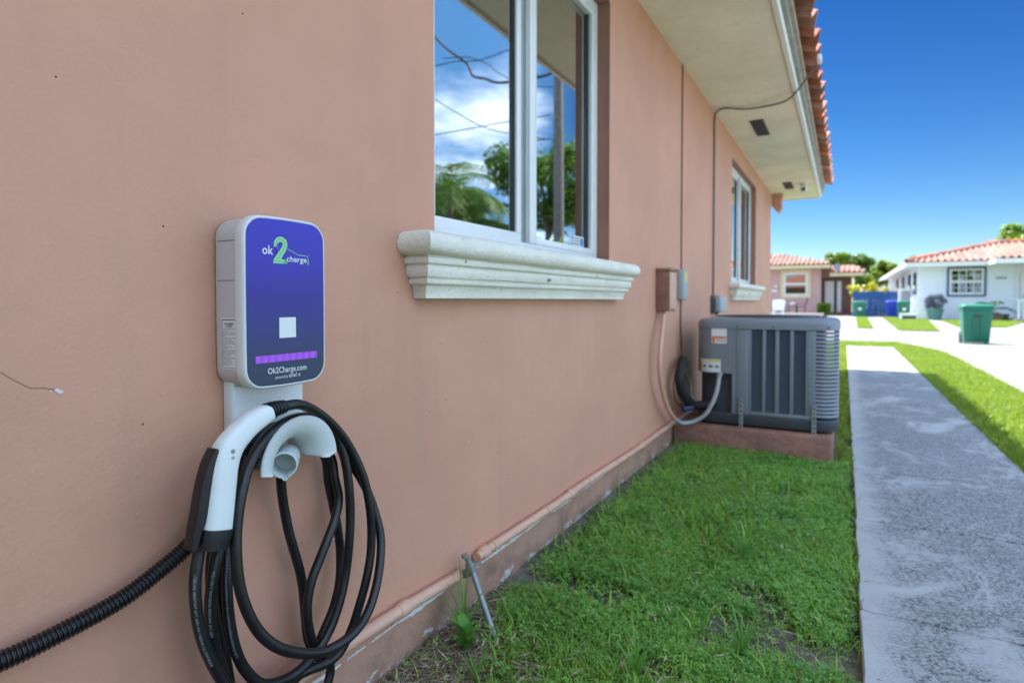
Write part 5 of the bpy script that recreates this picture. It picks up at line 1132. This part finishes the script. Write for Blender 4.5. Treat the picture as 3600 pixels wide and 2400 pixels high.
# the bright white plastic chair nearer to us
wc = thing('plastic_chair', 'bright white plastic armchair beside the pink house', 'chair', (-2.45, 38.5, 0)); WP = M('white_plastic', (.82, .83, .82), .35)
mb = MB(); arc = [R(a) for a in range(20, 161, 14)]; cx_, cy3 = -2.40, 38.5
mb.loft([[(cx_ - .31 * math.cos(a) * 1.15, cy3 + .33 * math.sin(a), z + .10 * math.sin(a) * (z > .7)) for a in arc] for z in (.40, .60, .78, .92)], False, False, closed=False); obj('backrest', mb, WP, wc, 60)
obj('seat', MB().box(cx_ - .29, cx_ + .29, cy3 - .28, cy3 + .25, .38, .42, .015), WP, wc)
for a in (-.28, .23):
    for b_ in (-.27, .20): obj('leg', MB().box(cx_ + a, cx_ + a + .06, cy3 + b_, cy3 + b_ + .05, -.03, .38), WP, wc)
    obj('armrest', MB().box(cx_ + a - .02, cx_ + a + .08, cy3 - .28, cy3 + .16, .62, .66, .01), WP, wc)
t_ = thing('square_hedge', 'clipped square green shrub beside the pink porch', 'shrub', (-.18, 44.6, 0))
cs = [(-.18 + .27 * a, 44.6 + .25 * b_, z) for a in (-1, 0, 1) for b_ in (-1, 0, 1) for z in (.12, .38, .64)]
V, F = leaf_cloud(cs, [.17] * len(cs), 4200, .045, 31, 1.0); obj('foliage', np_mesh('foliage', V - np.array([-.18, 44.6, 0]), F), LEAF_B, t_)
for a in (-.2, 0, .2): obj('stem', MB().tube([(-.18 + a, 44.6, -.05), (-.18 + a, 44.6, .6)], .02, 6), BARK, t_)
# ------------------------------------------------------------------ blue fence
fn = thing('blue_fence', 'royal blue board fence between the two houses', 'fence', (2.6, 42, 0)); x = 1.44
while x < 4.2:
    obj('board', MB().box(x, x + .145, 42.0 + random.uniform(-.006, .006), 42.03, -.02, 1.50 + random.uniform(-.02, .02), .006), BLUEP, fn); x += .152
for z in (.3, 1.2): obj('rail', MB().box(1.44, 4.2, 42.041, 42.10, z, z + .09), BLUEP, fn)
# ------------------------------------------------------------------ wheeled bins
GBIN = M('green_bin_plastic', (.010, .18, .115), .42, (.008, .155, .10), 3); BBIN = M('blue_bin_plastic', (.01, .05, .50), .42)
def bin_(label, x, y, wd, h, mat, rot=0, group='wheeled bins', z=-.03, logo=False):
    t_ = thing('wheeled_bin', label, 'bin', (x, y, z), group); t_.rotation_euler = (0, 0, rot); d = wd * 1.08
    def rr_(w2, d2, zz_, r=.06, y_off=0):
        o = []
        for cx, cy, a0 in ((w2 - r, d2 - r, 0), (-(w2 - r), d2 - r, 90), (-(w2 - r), -(d2 - r), 180), (w2 - r, -(d2 - r), 270)):
            for i in range(5): a = R(a0 + 22.5 * i); o.append((x + cx + r * math.cos(a), y + cy + r * math.sin(a) + y_off, z + zz_))
        return o
    w2, d2 = wd / 2, d / 2
    bd = obj('body', MB().loft([rr_(w2 * .78, d2 * .70, .03), rr_(w2 * .80, d2 * .74, .06), rr_(w2 * .93, d2 * .93, h * .80), rr_(w2 * .93, d2 * .93, h * .86)]), mat, t_, 40)
    obj('rim', MB().loft([rr_(w2 * .99, d2, h * .86), rr_(w2 * .99, d2, h * .90)]), mat, t_, 40)
    obj('lid', MB().loft([rr_(w2 * 1.02, d2 * 1.03, h * .902), rr_(w2 * 1.02, d2 * 1.03, h * .945), rr_(w2 * .92, d2 * .92, h * .985), rr_(w2 * .5, d2 * .5, h)]), mat, t_, 40)
    obj('lift_bar', MB().box(x - w2 * .26, x + w2 * .26, y - d2 * .955, y - d2 * .90, z + h * .66, z + h * .73, .01), GASKET, bd)
    for sg in (-1, 1):
        obj('front_rib', MB().prism([(x + sg * w2 * .22, y - d2 * .735, z + .06), (x + sg * w2 * .34, y - d2 * .735, z + .06), (x + sg * w2 * .30, y - d2 * .90, z + h * .60), (x + sg * w2 * .16, y - d2 * .90, z + h * .60)], (0, -.02, 0)), mat, bd)
        obj('wheel', MB().cyl((x + sg * w2 * .80 - .025, y + d2 * .72, z + .13), (1, 0, 0), .13, .05, 16), GASKET, t_, 40)
    obj('handle', MB().tube([(x - w2 * .8, y + d2 * 1.02, z + h * .9), (x - w2 * .8, y + d2 * 1.14, z + h * .94), (x + w2 * .8, y + d2 * 1.14, z + h * .94), (x + w2 * .8, y + d2 * 1.02, z + h * .9)], .018, 8), mat, t_)
    if logo: obj('round_emblem', MB().cyl((x, y - d2 * .90, z + h * .52), (0, -1, 0), .09, .03, 14), WHITE, bd)
    return t_
bin_('big green wheeled bin standing out on the street', 3.625, 17.05, .585, .905, GBIN, 0)
bin_('green wheeled bin with pale emblem against blue fence', 1.80, 40.9, .66, .95, GBIN, 0, logo=True)
bin_('blue wheeled bin behind the green one by the fence end', 3.42, 41.0, .60, .98, BBIN, 0)
bin_('green wheeled bin beside the blue bin', 3.89, 39.6, .64, .97, GBIN, 0, logo=True)
# things in front of the white house
cb2 = thing('white_cabinet', 'white utility cabinet with grey door by the fence end', 'cabinet', (4.03, 41.4, 0)); obj('shell', MB().box(3.76, 4.34, 41.2, 41.7, -.03, 1.62, .02), WHITE, cb2); obj('door', MB().box(3.90, 4.32, 41.175, 41.198, .25, 1.5, .005), M('cabinet_grey', (.42, .40, .38), .6), cb2)
wf = thing('white_gate_panel', 'short white wooden gate panel at the corner of the white house', 'gate', (4.3, 37.5, 0))
for i in range(4): obj('board', MB().box(4.09 + .09 * i, 4.17 + .09 * i, 37.5, 37.53, -.02, 1.22 + .03 * (i % 2), .01), WHITE, wf)
for z in (.25, .9): obj('rail', MB().box(4.09, 4.44, 37.531, 37.57, z, z + .08), WHITE, wf)
wu = thing('wall_ac_unit', 'low pale condenser box before the white gate panel', 'air conditioner', (3.9, 36.6, 0)); obj('shell', MB().box(3.50, 4.26, 36.3, 36.7, -.02, .30, .015), WHITE, wu); obj('grille', MB().box(3.60, 4.18, 36.28, 36.299, .02, .17), GASKET, wu)
def planter(label, x, y, mat, lm, seed, leafn=1800, r_=.55, h=1.15):
    t_ = thing('planter', label, 'planter', (x, y, 0)); obj('pot', MB().loft([[(x + q * math.cos(a), y + q * math.sin(a), z) for a in (2 * math.pi * k / 18 for k in range(18))] for q, z in ((.26, -.02), (.36, .44), (.40, .46), (.40, .52), (.35, .52), (.33, .46))]), mat, t_, 40)
    cs = [(x + random.uniform(-.35, .35), y + random.uniform(-.3, .3), random.uniform(.62, h)) for _ in range(9)]; V, F = leaf_cloud(cs, [r_ * .42] * 9, leafn, .05, seed); obj('plant', np_mesh('plant', V - np.array([x, y, 0]), F), lm, t_)
    for i in range(5): obj('stem', MB().tube([(x, y, .5), cs[i]], .008, 5), BARK, t_)
planter('green pot with lavender flowering shrub by white wall', 5.05, 37.2, M('pot_green', (.12, .30, .25), .6), leaf_mat('lavender_leaf', (.12, .15, .12), (.30, .28, .40), .3), 51)
palm('potted_palm', 'small palm growing behind the big green bin', 7.15, 37.0, .35, 11, 1.25, 61, .06, None, 'plant')
for i, (lb_, x, r_, m_) in enumerate((('small terracotta pot left of the white railing', 7.55, .16, TERRA), ('small dark pot beside the white railing', 7.85, .13, GASKET))):
    t_ = tag(obj('flower_pot', MB().loft([[(x + q * math.cos(a), 36.9 + q * math.sin(a), z) for a in (2 * math.pi * k / 14 for k in range(14))] for q, z in ((r_ * .7, -.02), (r_, .24), (r_ * 1.1, .25), (r_ * 1.1, .30), (r_ * .9, .30), (r_ * .85, .22))]), m_, None, 40), lb_, 'pot')
# shrubs and trees behind the fence
tree('flowering_shrub', 'yellow flowering shrub showing over blue fence on left', 1.7, 43.6, 2.05, .55, 1600, .07, LEAF_Y, 71, trunk_h=.5, squash=.9, cat='shrub')
tree('flowering_shrub', 'brightest yellow flowering shrub over blue fence middle', 2.7, 43.8, 2.25, .75, 2200, .07, LEAF_Y, 72, trunk_h=.5, squash=.9, cat='shrub')
tree('shrub', 'pale green shrub rising behind the yellow flowers', 2.2, 45.5, 2.9, .7, 1500, .08, LEAF_B, 73, trunk_h=.6, squash=1.1, cat='shrub')
tree('background_tree', 'green tree with pointed top behind the pink porch roof', .45, 60, 5.35, 1.15, 4200, .13, LEAF_B, 81, 'trees behind the houses')
tree('background_tree', 'duller green tree right of the pointed one', 2.0, 61, 5.1, 1.35, 4600, .13, LEAF, 82, 'trees behind the houses')
tree('background_tree', 'bright green tree just left of the white house roof', 4.3, 63, 4.75, 1.25, 4600, .13, LEAF_B, 83, 'trees behind the houses')
tree('background_tree', 'low green tree filling the gap between the houses', 3.2, 66, 4.3, 1.5, 4000, .14, LEAF, 84, 'trees behind the houses')
tree('background_tree', 'tall green tree above the white roof at right edge', 13.4, 60, 7.6, 2.0, 6000, .15, LEAF_B, 85, 'trees behind the houses')
tree('narrow_tree', 'tiny dark conifer tip over the white house hip', 6.15, 62, 5.15, .32, 1200, .10, LEAF, 86, squash=2.4)
fh = thing('far_house', 'distant white house glimpsed between the trees', 'house', (4.4, 72, 0))
obj('wall', MB().box(3.2, 7.0, 72, 78, -.05, 2.6), WHITE, fh); mb = MB(); mb.poly([(2.8, 71.5, 2.6), (7.4, 71.5, 2.6), (7.4, 75, 3.6), (2.8, 75, 3.6)]); mb.poly([(2.8, 75, 3.6), (7.4, 75, 3.6), (7.4, 78.5, 2.6), (2.8, 78.5, 2.6)]); obj('roof', mb, TERRA_PALE, fh)
obj('window', MB().box(4.4, 5.2, 71.96, 71.998, 1.0, 1.9), GASKET, fh)
